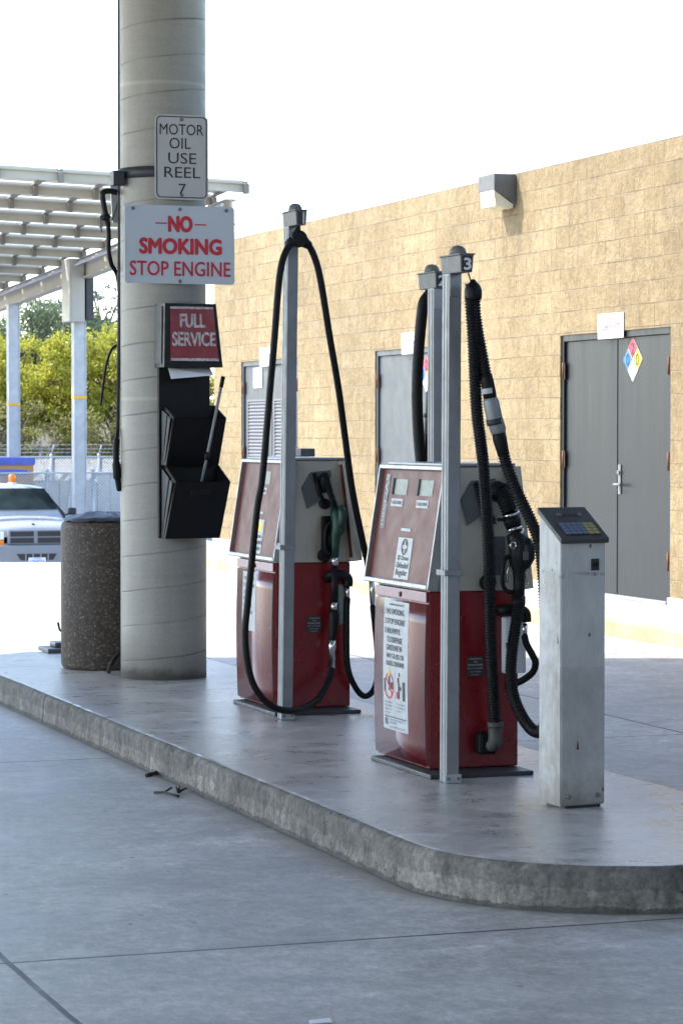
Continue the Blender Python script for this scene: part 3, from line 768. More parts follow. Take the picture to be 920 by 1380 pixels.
mb.poly([onface(4.304,1.922)+fn*.0015, onface(4.6,1.922)+fn*.0015, onface(4.598,1.938)+fn*.0015, onface(4.304,1.938)+fn*.0015]); mb.poly([onface(4.306,2.232)+fn*.0015, onface(4.573,2.232)+fn*.0015, onface(4.572,2.245)+fn*.0015, onface(4.306,2.245)+fn*.0015]); mb.build('lettering', sg)
mb = MB('black_plastic'); mb.box(BX0, BX1-.01, yb-.03, yb, .86, 1.884, .004); mb.build('back_plate', sb)
mb = MB('paper')
for i in range(3): mb.hexa([(4.315+.02*i,15.36+.03*i,1.815+.012*i),(4.57+.005*i,15.33+.03*i,1.838+.01*i),(4.57,15.41,1.883),(4.31,15.41,1.883)], [(4.315+.02*i,15.363+.03*i,1.816+.012*i),(4.57+.005*i,15.333+.03*i,1.839+.01*i),(4.57,15.413,1.884),(4.31,15.413,1.884)])
tag(mb.build('paper_towel', origin=(4.44,15.38,1.84)), 'loose white paper towels hanging out under the FULL SERVICE panel', 'paper towel')
def bucket(x0, x1, yf, zf, zb, ybt, zbot, name, hole):
    mb = MB('black_plastic'); q = .012; yy = yb-.031
    outb = [(x0-.01,ybt,zbot),(x1-.01,ybt,zbot),(x1-.02,yy,zbot),(x0-.02,yy,zbot)]
    outt = [(x0,yf,zf),(x1,yf,zf),(x1,yy,zb),(x0,yy,zb)]
    int_ = [(x0+q,yf+q*1.3,zf),(x1-q,yf+q*1.3,zf),(x1-q,yy-q,zb),(x0+q,yy-q,zb)]
    inb = [(x0+q,ybt+q,zbot+hole),(x1-q,ybt+q,zbot+hole),(x1-q,yy-q,zbot+hole),(x0+q,yy-q,zbot+hole)]
    V = [[mb.v(p) for p in r] for r in (outb, outt, int_, inb)]
    mb.face(V[0][::-1])
    for r in range(3):
        for i in range(4): mb.face([V[r][i], V[r][(i+1)%4], V[r+1][(i+1)%4], V[r+1][i]])
    mb.face(V[3])
    bmesh.ops.bevel(mb.bm, geom=[e for e in mb.bm.edges], offset=.004, segments=2, affect='EDGES')
    b = mb.build(name, sb)
    # raised strips, their paler grey standing in for sky reflected on the side
    mb = MB('side_skylit'); x = x0-.015
    a = Vector((x, yf+.03, zf-.012)); bq = Vector((x, ybt+.02, zbot+.02)); cq = Vector((x, ybt+.055, zbot+.02)); d = Vector((x, yf+.075, zf+.012))
    mb.prism([a, bq, cq, d], (.004,0,0)); 
    a = Vector((x, yf+.10, zf+.02)); bq = Vector((x, ybt+.07, zbot+.02)); cq = Vector((x, yy-.01, zbot+.02)); d = Vector((x, yy-.01, zb-.03))
    mb.prism([a, bq, cq, d], (.004,0,0)); mb.build('skylit_side', b)
    return b
bucket(4.305, 4.632, 15.27, 1.585, 1.66, 15.40, 1.30, 'squeegee_bin', .08)
bucket(4.305, 4.645, 15.23, 1.205, 1.31, 15.42, .86, 'fluid_bin', .12)
sq = thing('squeegee', 'long handled squeegee standing in the lower bin of the service box', 'squeegee', (4.5034, 15.3600, 1.2426))
mb = MB('alu_post'); a, b = Vector((4.4737, 15.2750, 1.1778)), Vector((4.5978, 15.2250, 1.8305)); mb.tube([a, b], .0095, 10); mb.build('handle', sq)
mb = MB('rubber'); mb.tube([a.lerp(b,.90), b], .013, 10); mb.build('grip', sq)
mb = MB('rubber'); mb.tube([a.lerp(b,.235), a.lerp(b,.26), a.lerp(b,.29), a.lerp(b,.31)], [.010,.018,.018,.010], 10); mb.build('collar', sq)
mb = MB('rubber'); mb.box(a.x-.07, a.x+.07, a.y-.02, a.y+.02, a.z-.06, a.z+.001, .006); mb.build('head', sq)

# ------------------------------------------------------------------ bin
bc = (4.185, 16.52)
tb = thing('trash_bin', 'round brown exposed aggregate trash bin behind the column', 'trash bin', (*bc, 0))
mb = MB('aggregate'); r = .262
mb.lathe((*bc,0), [(r-.02, 0), (r-.008, .012), (r, .03), (r, .90), (r-.008, .925), (r-.03, .935), (r-.045, .93), (r-.05, .80)], 48, caps=False); mb.poly([(bc[0]+.2*math.cos(a*.5), bc[1]+.2*math.sin(a*.5), .80) for a in range(12)]); mb.build('body', tb)
mb = MB('blue_sheet'); n0 = 40
prof = [(r-.012, .937), (r-.03, .953), (r-.07, .965), (.12, .985), (.05, .99)]
rings = [[mb.v((bc[0]+rr*math.cos(2*math.pi*k/n0), bc[1]+rr*math.sin(2*math.pi*k/n0), z+random.uniform(-.006,.008))) for k in range(n0)] for rr, z in prof]
for i in range(len(rings)-1):
    for k in range(n0): mb.face([rings[i][k], rings[i][(k+1)%n0], rings[i+1][(k+1)%n0], rings[i+1][k]], True)
mb.face(rings[-1]); mb.build('bag_lid', tb)
fl = thing('floor_fitting', 'low grey base plate with a bent hook behind the trash bin', 'floor fitting', (4.2017, 17.8289, 0.0000))
q = Vector((4.2017, 17.8289, 0.0000))
mb = MB('grey_plastic'); mb.box(q.x-.10, q.x+.16, q.y-.14, q.y+.16, 0, .03, .006); mb.box(q.x-.03, q.x+.14, q.y-.05, q.y+.12, .031, .065, .01); mb.build('base_plate', fl)
mb = MB('twig'); mb.tube(spline([(q.x+.07,q.y,.06),(q.x+.055,q.y,.12),(q.x+.035,q.y,.135),(q.x+.015,q.y,.15),(q.x+.003,q.y,.20)], 6), .008, 8); mb.build('hook', fl)

# ------------------------------------------------------------------ fuel pumps
def make_pump(ox, oy, label, near):
    T = thing('fuel_pump', label, 'fuel pump', (ox, oy, 0), 'red fuel pumps on the island')
    x = lambda v: ox+v
    y = lambda v: oy+v
    mb = MB('dark_plate'); mb.box(x(-.262), x(.222), y(-.49), y(.26), 0, .020, .004); mb.build('base_plate', T)
    mb = MB('red'); mb.box(x(-.205), x(.2175), y(-.325), y(.325), .023, .80, .006)
    bd = mb.build('cabinet', T)
    # slightly bowed front cover with a lock strip above it
    mb = MB('red_gloss'); n = 8; A, Bv = [], []
    for i in range(n+1):
        t = i/n; z = .035+t*.712; bow = .008*math.sin(math.pi*t)
        A.append((mb.v((x(-.216-bow), y(-.322), z)), mb.v((x(-.2055), y(-.322), z)))); Bv.append((mb.v((x(-.216-bow), y(.322), z)), mb.v((x(-.2055), y(.322), z))))
    for i in range(n):
        mb.face([A[i][0], A[i+1][0], Bv[i+1][0], Bv[i][0]], True); mb.face([A[i][0], A[i][1], A[i+1][1], A[i+1][0]]); mb.face([Bv[i][0], Bv[i+1][0], Bv[i+1][1], Bv[i][1]])
    mb.face([A[0][0], Bv[0][0], Bv[0][1], A[0][1]]); mb.face([A[n][0], A[n][1], Bv[n][1], Bv[n][0]])
    cov = mb.build('front_cover', T)
    mb = MB('red_gloss'); mb.box(x(-.218), x(-.2055), y(-.322), y(.322), .753, .799, .003); stp = mb.build('lock_strip', T)
    mb = MB('ink'); mb.cyl((x(-.2185), y(-.005), .775), (x(-.2225), y(-.005), .775), .010, 12); mb.box(x(-.2235), x(-.219), y(-.009), y(-.001), .762, .776); mb.build('lock', stp)
    # instruction sheet on the cover
    xs = -.2275
    def bowx(z): t = (z-.035)/.712; return x(-.216-.008*math.sin(math.pi*max(0, min(1, t)))-.0012)
    if near: ya, yb_, za, zb_ = .20, -.115, .155, .738
    else: ya, yb_, za, zb_ = .21, -.03, .415, .735
    mb = MB('sticker'); m_ = 8
    L0 = [(mb.v((bowx(za+(zb_-za)*i/m_), y(ya), za+(zb_-za)*i/m_)), mb.v((bowx(za+(zb_-za)*i/m_), y(yb_), za+(zb_-za)*i/m_))) for i in range(m_+1)]
    for i in range(m_): mb.face([L0[i][0], L0[i][1], L0[i+1][1], L0[i+1][0]])
    sh = mb.build('instruction_sheet', cov)
    RX, RZ = (0,-1,0), (0,0,1); wd = ya-yb_; mid = (ya+yb_)/2
    mb = MB('ink_faded')
    def ln(t, z, h, fw, off=0, al='C', bold=.012):
        mb.text(t, (bowx(z)-.001, y(mid-off*wd if al == 'C' else ya-off*wd), z), RX, RZ, fw*wd, h, bold, al)
    if near:
        ln('WARNING READ BEFORE USE', .722, .008, .56)
        for t, z, fw, off in (('1 NO SMOKING', .690, .76, .05), ('2 STOP ENGINE', .646, .80, .05), ('3 UNLAWFUL', .603, .64, .05), ('TO DISPENSE', .563, .62, .14), ('GASOLINE IN', .527, .62, .14), ('ANY GLASS OR', .490, .70, .14), ('PLASTIC CONTAINER', .456, .72, .14)): ln(t, z, .027 if z > .5 else .023, fw, off, 'L')
        # two pictograms: a barred match and a figure beside a pump
        cx, cz = ya-.26*wd, .352
        def ring(cy_, cz_, r0, r1, mat, ay=1):
            k = 24; a = [mb.v((bowx(cz_)-.0012, y(cy_-r0*ay*math.cos(2*math.pi*i/k)), cz_+r0*math.sin(2*math.pi*i/k))) for i in range(k)]; b = [mb.v((bowx(cz_)-.0012, y(cy_-r1*ay*math.cos(2*math.pi*i/k)), cz_+r1*math.sin(2*math.pi*i/k))) for i in range(k)]
            for i in range(k): mb.face([a[i], a[(i+1)%k], b[(i+1)%k], b[i]])
        mb.m('red_ink'); ring(cx, cz, .060, .050, 0)
        def rect(y0_, y1_, z0_, z1_, lift=.0015): mb.poly([(bowx(z0_)-lift, y(y0_), z0_), (bowx(z0_)-lift, y(y1_), z0_), (bowx(z1_)-lift, y(y1_), z1_), (bowx(z1_)-lift, y(y0_), z1_)])
        mb.poly([(bowx(cz)-.0018, y(cx+.036), cz+.042), (bowx(cz)-.0018, y(cx+.044), cz+.034), (bowx(cz)-.0018, y(cx-.036), cz-.042), (bowx(cz)-.0018, y(cx-.044), cz-.034)])
        mb.m('yellow'); mb.poly([(bowx(cz)-.002, y(cx+.012), cz+.05), (bowx(cz)-.002, y(cx+.0), cz+.085), (bowx(cz)-.002, y(cx-.012), cz+.05)])
        mb.m('ink'); rect(cx+.008, cx-.012, cz-.02, cz+.045, .0014); rect(cx+.065, cx+.045, cz-.03, cz+.03, .0014); rect(cx-.02, cx-.05, cz-.012, cz+.018, .002)
        px = ya-.66*wd
        rect(px+.012, px-.008, cz-.05, cz+.02); rect(px+.02, px+.0, cz+.02, cz+.045); rect(px+.006, px-.01, cz+.05, cz+.068); rect(px-.0, px-.03, cz-.01, cz+.006)
        rect(px-.045, px-.075, cz-.055, cz+.03)
        mb.m('red_ink'); rect(px+.034, px+.018, cz-.05, cz-.02)
        mb.m('ink_faded'); rect(ya-.5*wd+.001, ya-.5*wd-.001, .215, .42, .0013)
        for i, (a, t) in enumerate((('NO OPEN', 0), ('FLAMES', 0), ('AND NO LIT', 0), ('MATCHES', 0))): ln(a, .278-i*.016, .0085, .3 if i != 3 else .22, .08, 'L', 0)
        for i, a in enumerate(('ATTEND NOZZLE', 'WHILE FUEL IS', 'FLOWING')): ln(a, .278-i*.016, .0085, .34 if i < 2 else .2, .55, 'L', 0)
        rect(ya-.06*wd, ya-.94*wd, .2105, .2155)
        rect(ya-.08*wd, ya-.13*wd, .175, .205); rect(ya-.16*wd, ya-.185*wd, .172, .212)
        ln('KEEP NOZZLE IN CONTACT', .201, .009, .6, .26, 'L', 0); ln('WITH TANK', .187, .009, .28, .26, 'L', 0); ln('DO NOT TOP OFF', .168, .009, .6, .26, 'L', 0)
    else:
        for t, z, fw in (('1 NO SMOKING', .70, .8), ('2 STOP ENGINE', .662, .82), ('3 UNLAWFUL', .624, .66), ('TO DISPENSE', .588, .62), ('GASOLINE IN', .552, .62), ('ANY GLASS OR', .516, .7), ('PLASTIC', .48, .5)): ln(t, z, .02, fw, .08, 'L', .004)
    mb.build('lettering', sh)
    # upper housing
    zb0, zt = .801, 1.348; hx0b, hx1b, hx0t, hx1t = -.205, .222, -.128, .175
    mb = MB('steel')
    fs = mb.hexa([(x(hx0b),y(-.33),zb0),(x(hx1b),y(-.33),zb0),(x(hx1b),y(.33),zb0),(x(hx0b),y(.33),zb0)], [(x(hx0t),y(-.33),zt),(x(hx1t),y(-.33),zt),(x(hx1t),y(.33),zt),(x(hx0t),y(.33),zt)])
    mb.bev(fs, .006); hd = mb.build('upper_housing', T)
    mb = MB('alu'); mb.box(x(hx0t-.02), x(hx1t+.02), y(-.345), y(.345), zt+.001, zt+.014, .004); mb.build('top_cap', T)
    # slanted dial panels on both sides
    for sgn in (-1, 1):
        cx0 = .0235
        bo = Vector((x(cx0+(-.260 if sgn < 0 else .243)), 0, .812)); to = Vector((x(cx0+sgn*.180), 0, 1.350))
        upv = (to-bo); H = upv.length; upv.normalize(); yv = Vector((0,-1,0)) if sgn < 0 else Vector((0,1,0)); nv = yv.cross(upv)
        if nv.x*sgn < 0: nv = -nv
        Wd = .82; yc = y(.025)
        def pp(s, t, d=0): return bo + upv*(H*t) + Vector((0, yc, 0)) + yv*((s-.5)*Wd) + nv*d
        def slab(mb, s0, s1, t0, t1, d0, d1, bev=0):
            fs = mb.hexa([pp(s0,t0,d0),pp(s1,t0,d0),pp(s1,t1,d0),pp(s0,t1,d0)], [pp(s0,t0,d1),pp(s1,t0,d1),pp(s1,t1,d1),pp(s0,t1,d1)])
            if bev: mb.bev(fs, bev)
        mb = MB('alu')
        mb.m('alu' if sgn < 0 else 'steel'); slab(mb, 0, .015, 0, 1, -.05, 0, .003); slab(mb, .985, 1, 0, 1, -.05, 0, .003); slab(mb, .0155, .9845, .965, 1, -.062, 0, .003); slab(mb, .0155, .9845, 0, .04, -.062, .004, .004)
        fr = mb.build('dial_frame', T)
        mb = MB('red_panel'); slab(mb, .016, .984, .041, .964, -.05, -.022); pn = mb.build('dial_panel', fr)
        d = -.0205
        def fp(mb, s0, s1, t0, t1, dd=d): mb.poly([pp(s0,t0,dd), pp(s1,t0,dd), pp(s1,t1,dd), pp(s0,t1,dd)])
        wins = ((.225,.425,.755,.885), (.615,.815,.755,.885)) if near else ((.42,.62,.755,.885),)
        for s0, s1, t0, t1 in wins:
            mb = MB('window_grey'); fp(mb, s0, s1, t0, t1); wn_ = mb.build('dial_window', fr)
            mb = MB('ink'); slab(mb, s0-.022, s0-.001, t0, t1+.005, -.0215, -.014); mb.build('window_rim', fr)
            mb = MB('sticker'); fp(mb, s0-.02, s1-.04, t0-.10, t0-.035); lb_ = mb.build('dial_label', fr)
            mb.bm = bmesh.new(); mb.mats = ['ink_faded']; mb.mi = 0
            mb.text('GALLONS', pp((s0+s1)/2-.03, t0-.066, d+.001), yv, upv, .12, .016, .008); mb.build('dial_lettering', fr)
        c0, c1 = (.40, .625) if near else (.42, .625)
        mb = MB('sticker'); fp(mb, c0, c1, .058, .40); fp(mb, c0+.02, c1-.06, .455, .478); gs = mb.build('grade_sticker', fr)
        cs = (c0+c1)/2
        mb = MB('ink')
        if near or sgn > 0:
            k = 28
            o_ = pp(cs, .325, d+.0012)
            ring0 = [mb.v(o_ + yv*.040*math.cos(2*math.pi*i/k) + upv*.037*math.sin(2*math.pi*i/k)) for i in range(k)]
            star = []
            for i in range(k):
                a = 2*math.pi*i/k; rr = .032*(.42+.58*abs(math.cos(2*a))**2.2); star.append(mb.v(o_ + yv*rr*math.cos(a) + upv*rr*math.sin(a)))
            for i in range(k): mb.face([ring0[i], ring0[(i+1)%k], star[(i+1)%k], star[i]])
        else:
            mb.m('yellow'); fp(mb, cs-.03, cs+.07, .28, .375, d+.001)
        mb.m('ink_faded')
        mb.text('87 Octane', pp(cs, .235, d+.0012), yv, upv, .135, .022, .004); mb.text('Unleaded', pp(cs, .175, d+.0012), yv, upv, .15, .028, .012); mb.text('Regular', pp(cs, .115, d+.0012), yv, upv, .14, .028, .012)
        mb.build('grade_lettering', fr)
        if near:
            mb = MB('grey_plastic'); fp(mb, .075, .145, .46, .925); mb.build('name_strip', fr)
            mb = MB('sticker'); mb.text('GAS', pp(.110, .80, d+.0012), upv, -yv, .13, .04, .03); mb.text('FUEL', pp(.110, .57, d+.0012), upv, -yv, .09, .02, .0); mb.build('strip_lettering', fr)
    # fittings on the end faces (this end and, turned round, the far end)
    yf = -.331
    def P(px, pz, dy=0): return Vector((x(px), y(yf-dy), pz))
    mb = MB('grey_plastic')
    mb.prism([P(-.03,1.09), P(.03,1.13), P(.105,1.265), P(.10,1.295), P(-.01,1.285), P(-.06,1.20)], (0,-.012,0)); mb.build('nozzle_flag', T)
    mb = MB('rubber'); mb.tube([P(.005,1.28,.02), P(.035,1.17,.025), P(.062,1.115,.025)], .011, 10); mb.lathe(P(.066,1.115,.0), [(.028,0),(.03,.02),(.024,.032)], 20, (0,-1,0)); mb.build('switch_lever', T)
    mb = MB('rubber'); mb.lathe(P(.062,.838,.0), [(.034,0),(.036,.03),(.026,.04)], 20, (0,-1,0)); mb.build('nozzle_rest', T)
    mb = MB('grey_plastic'); mb.box(x(.085), x(.15), y(yf-.006), y(yf-.0005), .87, 1.04, .002)
    for z in (.9, .95, 1.0, 1.1): mb.m('ink'); mb.cyl(P(.10,z,.005), P(.10,z,.009), .005, 8)
    mb.build('boot_plate', T)
    mb = MB('ink'); mb.box(x(-.028), x(.052), y(-.3285), y(-.3255), .425, .512, .0008); lbl = mb.build('rating_label', T)
    mb = MB('sticker'); 
    for t, z, wd_, h in (('WARNING', .503, .06, .008), ('USE', .490, .018, .008), ('EXTINGUISHER', .476, .07, .009), ('IN CASE', .461, .07, .006), ('OF FIRE', .446, .05, .006), ('ONLY', .433, .04, .006)): mb.text(t, (x(.012), y(-.3295), z), (1,0,0), (0,0,1), wd_, h, .01)
    mb.build('label_lettering', lbl)
    # hydraulic outlet: dark elbow over a pale filter can at the right-hand edge
    return T
P2 = (4.4225, 11.195); P1 = (4.578, 13.855)
pump2 = make_pump(*P2, 'nearer red and silver fuel pump with two dial windows and a long instruction sheet', True)
pump1 = make_pump(*P1, 'farther red and silver fuel pump with a single dial window and a green nozzle', False)

# far end of pump 1: small box on the roof
mb = MB('grey_plastic'); q = (4.7148, 14.0500, 1.3725); mb.box(q[0]-.042, q[0]+.042, 14.0, 14.1, 1.364, 1.408, .004); mb.build('junction_box', pump1)

# outlets
mb = MB('rubber'); yF = P2[1]-.325
mb.tube(spline([(4.5469, 10.8500, 0.7130), (4.5471, 10.8000, 0.7194), (4.6029, 10.7900, 0.7188), (4.6347, 10.7900, 0.7050), (4.6401, 10.7900, 0.6657)], 6), .026, 12); mb.build('outlet_elbow', pump2)
mb = MB('white_paint'); a = (4.5568, 10.8650, 0.6856); b = (4.6604, 10.8650, 0.4365); mb.box(a[0], b[0], 10.825, 10.8695, b[2], a[2], .008); flt = mb.build('filter_housing', pump2)
mb = MB('grey_plastic'); mb.box(a[0]+.004, a[0]+.05, 10.8225, 10.8246, a[2]-.125, a[2]-.112); mb.box(a[0]+.004, a[0]+.05, 10.8225, 10.8246, a[2]-.135, a[2]-.129); mb.cyl((a[0]+.03, 10.8246, a[2]-.05), (a[0]+.03, 10.822, a[2]-.05), .005, 8); mb.build('filter_band', flt)
mb = MB('chrome'); mb.tube([(4.6383, 10.7900, 0.6592), (4.6367, 10.7900, 0.6037)], .011, 10); mb.build('outlet_fitting', pump2)
mb = MB('rubber'); mb.tube(spline([(4.6349, 10.7900, 0.6071), (4.6435, 10.7850, 0.5680), (4.6698, 10.7800, 0.5187), (4.6840, 10.7800, 0.4856), (4.6822, 10.8000, 0.4447), (4.6553, 10.8200, 0.4143), (4.6249, 10.8400, 0.3938), (4.5893, 10.8650, 0.3729)], 6), .0155, 12); mb.build('supply_hose', pump2)
mb = MB('rubber'); mb.tube(spline([(4.6625, 13.5200, 0.7168), (4.6712, 13.4600, 0.7356), (4.7180, 13.4500, 0.7353), (4.7517, 13.4500, 0.7149), (4.7517, 13.4500, 0.6751)], 6), .028, 12); mb.build('outlet_elbow', pump1)
mb = MB('window_grey'); a, b = Vector((4.7131, 13.4600, 0.6872)), Vector((4.7131, 13.4600, 0.4647)); mb.tube([a, a.lerp(b,.05), a.lerp(b,.93), b], [.014,.02,.02,.012], 14); mb.build('filter_can', pump1)

# ------------------------------------------------------------------ hose posts
def make_post(x0, yc, ztop, num, label, toward, lean=0, clampz=.90, hang_dx=0.0):
    """square aluminium post; its retractor box reaches out along Y (toward = -1 or 1)"""
    T = thing('hose_post', label, 'hose post', (x0, yc, 0), 'aluminium hose posts with retractor boxes')
    mb = MB('alu_post'); hw, hd = .029, .040; dx = lean
    zt = ztop-.07
    fs = mb.hexa([(x0-hw,yc-hd,.002),(x0+hw,yc-hd,.002),(x0+hw,yc+hd,.002),(x0-hw,yc+hd,.002)], [(x0-hw+dx,yc-hd,zt),(x0+hw+dx,yc-hd,zt),(x0+hw+dx,yc+hd,zt),(x0-hw+dx,yc+hd,zt)]); mb.bev(fs, .004)
    for s in (-1, 1):   # shallow ribs on the camera-side faces
        mb.hexa([(x0-hw-.002,yc+s*.018-.006,.003),(x0-hw-.0005,yc+s*.018-.006,.003),(x0-hw-.0005,yc+s*.018+.006,.003),(x0-hw-.002,yc+s*.018+.006,.003)], [(x0-hw-.002+dx,yc+s*.018-.006,zt-.01),(x0-hw-.0005+dx,yc+s*.018-.006,zt-.01),(x0-hw-.0005+dx,yc+s*.018+.006,zt-.01),(x0-hw-.002+dx,yc+s*.018+.006,zt-.01)])
    mb.build('pole', T)
    mb = MB('galv'); mb.box(x0-.037, x0+.037, yc-.05, yc-.0435, .003, .04, .002)
    for s in (-1, 1): mb.m('cast'); mb.cyl((x0+s*.022, yc-.05, .022), (x0+s*.022, yc-.056, .022), .007, 8)
    mb.build('foot_bracket', T)
    # retractor box
    mb = MB('cast'); bx = x0+dx+.002; a, b = (yc-.165, yc+.06) if toward < 0 else (yc-.06, yc+.165)
    z0, z1 = ztop-.072, ztop
    fs = mb.hexa([(bx-.026,a+.004,z0),(bx+.026,a+.004,z0),(bx+.026,b-.004,z0),(bx-.026,b-.004,z0)], [(bx-.031,a,z1),(bx+.031,a,z1),(bx+.031,b,z1),(bx-.031,b,z1)]); mb.bev(fs, .003)
    mb.box(bx-.036, bx+.036, a-.006, b+.006, z1+.0005, z1+.007, .002)
    m_ = (a+b)/2+.01*toward
    mb.lathe((bx, m_, z1+.006), [(.036,0),(.036,.012),(.031,.026),(.02,.036),(.004,.040)], 20)
    rb = mb.build('retractor_box', T)
    if num:
        mb = MB('ink'); mb.box(bx-.022, bx+.022, a-.0012, a+.0028, z0+.004, z1-.004); npl = mb.build('number_plate', T)
        mb = MB('white_paint'); mb.text(num, (bx+.002, a-.002, (z0+z1)/2), (1,0,0), (0,0,1), .03, .05, .035); mb.build('number', npl)
    else:
        mb = MB('ink'); mb.box(bx-.02, bx+.004, a-.001, a+.0035, z0+.004, z1-.004); mb.m('white_paint'); mb.box(bx+.008, bx+.014, a-.001, a+.0035, z0+.006, z1-.008); mb.build('number_plate', T)
    mb = MB('alu'); mb.box(x0+dx-.026, x0+dx+.026, yc-hd-.003, yc-hd-.0005, ztop-.17, ztop-.075, .001); mb.build('top_plate', T)
    mb = MB('alu_post'); mb.box(x0-.041, x0+.042, yc-.049, yc-.0435, clampz-.012, clampz+.012, .002); mb.box(x0+.036, x0+.041, yc-.0432, yc+.26, clampz-.012, clampz+.012, .001)
    mb.box(x0-.041, x0-.036, yc-.0432, yc+.05, clampz-.012, clampz+.012, .001); mb.build('clamp', T)
    yh = (a+.045) if toward < 0 else (b-.045)
    mb = MB('cast'); mb.tube([(bx+hang_dx*.6, yh, z0-.001), (bx+hang_dx, yh, z0-.05)], .004, 6)
    mb.tube([(bx+hang_dx-.03, yh, z0-.052), (bx+hang_dx+.03, yh, z0-.046)], .006, 6); mb.build('hanger_cable', T)
    return T, Vector((bx+hang_dx, yh, z0))
post3, h3 = make_post(4.206, 10.60, 2.243, '3', 'aluminium hose post numbered 3 clamped to the nearer pump', -1, .010, hang_dx=.04)
post2, h2 = make_post(4.613, 11.80, 2.25, '2', 'aluminium hose post numbered 2 standing behind the nearer pump', 1)
post1, h1 = make_post(4.325, 13.22, 2.636, '', 'tall leaning aluminium hose post clamped to the farther pump', -1, .035)

# ------------------------------------------------------------------ hoses
# hose of the farther pump
H = thing('fuel_hose', 'thin black fuel hose with green nozzle looped over the tallest hose post', 'fuel hose', (4.3104, 13.1000, 0.0413), 'black fuel hoses of the pumps')
left = [(4.6557, 13.4300, 0.2462), (4.6336, 13.4000, 0.1900), (4.5520, 13.3200, 0.1012), (4.4480, 13.2200, 0.0634), (4.3352, 13.1200, 0.0538), (4.2248, 13.0600, 0.0770), (4.1384, 13.0400, 0.1411), (4.0835, 13.0300, 0.2315), (4.0558, 13.0300, 0.3617), (4.0496, 13.0300, 0.4911), (4.0632, 13.0300, 0.6276), (4.0857, 13.0300, 0.8438), (4.1142, 13.0300, 1.1093), (4.1426, 13.0300, 1.2723), (4.1804, 13.0300, 1.6784), (4.2151, 13.0500, 1.9903), (4.2433, 13.0700, 2.2537), (4.2691, 13.0800, 2.3840), (4.3086, 13.0900, 2.4578), (4.3586, 13.1000, 2.4939), (4.4120, 13.1100, 2.4729), (4.4598, 13.1200, 2.3905), (4.4957, 13.1300, 2.2613), (4.5508, 13.1600, 1.9980), (4.6127, 13.2000, 1.7327), (4.6721, 13.2600, 1.4649), (4.7342, 13.3300, 1.2054), (4.8053, 13.4000, 0.9819), (4.8619, 13.4400, 0.8009), (4.8925, 13.4600, 0.7038)]
mb = MB('rubber'); mb.tube(spline(left, 6), .018, 12); mb.build('hose', H)
mb = MB('chrome'); mb.tube([(4.8916, 13.4600, 0.7118), (4.9004, 13.4700, 0.6313), (4.9062, 13.4800, 0.5587)], [.015,.017,.013], 12); mb.build('swivel', H)
mb = MB('rubber'); mb.tube(spline([(4.7517, 13.4500, 0.6116), (4.7454, 13.4500, 0.4766), (4.7517, 13.4500, 0.2537), (4.7974, 13.4600, 0.1359), (4.8543, 13.4700, 0.0812), (4.9106, 13.4800, 0.1105), (4.9397, 13.4900, 0.2089), (4.9311, 13.4900, 0.3694), (4.9062, 13.4800, 0.5627)], 8), .0165, 12); mb.build('lower_hose', H)
mb = MB('chrome'); mb.tube([(4.7517, 13.4500, 0.6791), (4.7517, 13.4500, 0.6036)], .013, 10); mb.build('outlet_coupling', H)
mb = MB('rubber'); q = Vector((4.3602, 13.1000, 2.4940)); mb.lathe(q+Vector((0,-.035,0)), [(.038,0),(.045,.02),(.045,.05),(.038,.07)], 20, (0,1,0)); mb.tube([q+Vector((-.01,0,.03)), q+Vector((.0,0,.075)), Vector((h1.x, h1.y, h1.z-.045))], [.024,.018,.012], 10)
for sx in (-1, 1): mb.tube([q+Vector((sx*.015,0,-.005)), q+Vector((sx*.062,0,-.035))], [.034,.021], 12)
mb.build('hose_clamp', H)
mb = MB('chrome'); A = [(4.6621, 13.4400, 0.3880), (4.6612, 13.4400, 0.3365), (4.6608, 13.4400, 0.3325), (4.6600, 13.4400, 0.2849), (4.6600, 13.4400, 0.2810), (4.6552, 13.4300, 0.2383)]; mb.tube(A, [.021,.021,.017,.021,.019,.021], 14)
mb.build('breakaway', H)
mb = MB('chrome'); mb.tube([(4.6726, 13.4400, 0.5900), (4.6726, 13.4400, 0.5464)], .019, 12); mb.build('coupling', H)
mb = MB('chrome'); mb.tube([(4.6768, 13.4400, 0.8356), (4.6755, 13.4400, 0.7881)], .019, 12); mb.build('nozzle_swivel', H)
mb = MB('rubber'); mb.tube([(4.6755, 13.4400, 0.7920), (4.6738, 13.4400, 0.6772), (4.6726, 13.4400, 0.5860)], .0165, 12); mb.tube([(4.6726, 13.4400, 0.5504), (4.6709, 13.4400, 0.5306), (4.6684, 13.4400, 0.4394), (4.6642, 13.4400, 0.4078), (4.6621, 13.4400, 0.3801)], [.02,.026,.024,.018,.018], 12); mb.build('whip_hose', H)
mb = MB('green'); mb.tube([(4.6796, 13.4600, 1.0963), (4.6887, 13.4500, 1.0648), (4.6977, 13.4400, 1.0254), (4.6957, 13.4400, 0.9818), (4.6810, 13.4400, 0.9464), (4.6789, 13.4400, 0.8950), (4.6768, 13.4400, 0.8316)], [.022,.034,.04,.04,.028,.023,.021], 16)
mb.tube([(4.7033, 13.4200, 1.1050), (4.7082, 13.4100, 1.0736), (4.7061, 13.4100, 1.0104), (4.6949, 13.4200, 0.9825)], [.018,.024,.024,.014], 14); nz_ = mb.build('nozzle', H)
mb = MB('rubber'); ribbed(mb, [(4.6389, 13.5000, 1.2701), (4.6412, 13.4700, 1.2389), (4.6552, 13.4500, 1.1759), (4.6761, 13.4500, 1.1124), (4.6845, 13.4500, 1.0727)], .017, .003, .012)
mb.tube([(4.6263, 13.5000, 1.2702), (4.6355, 13.4900, 1.2544), (4.6397, 13.4900, 1.2108), (4.6473, 13.5000, 1.1828)], [.02,.028,.028,.02], 12); mb.build('spout_spring', nz_)
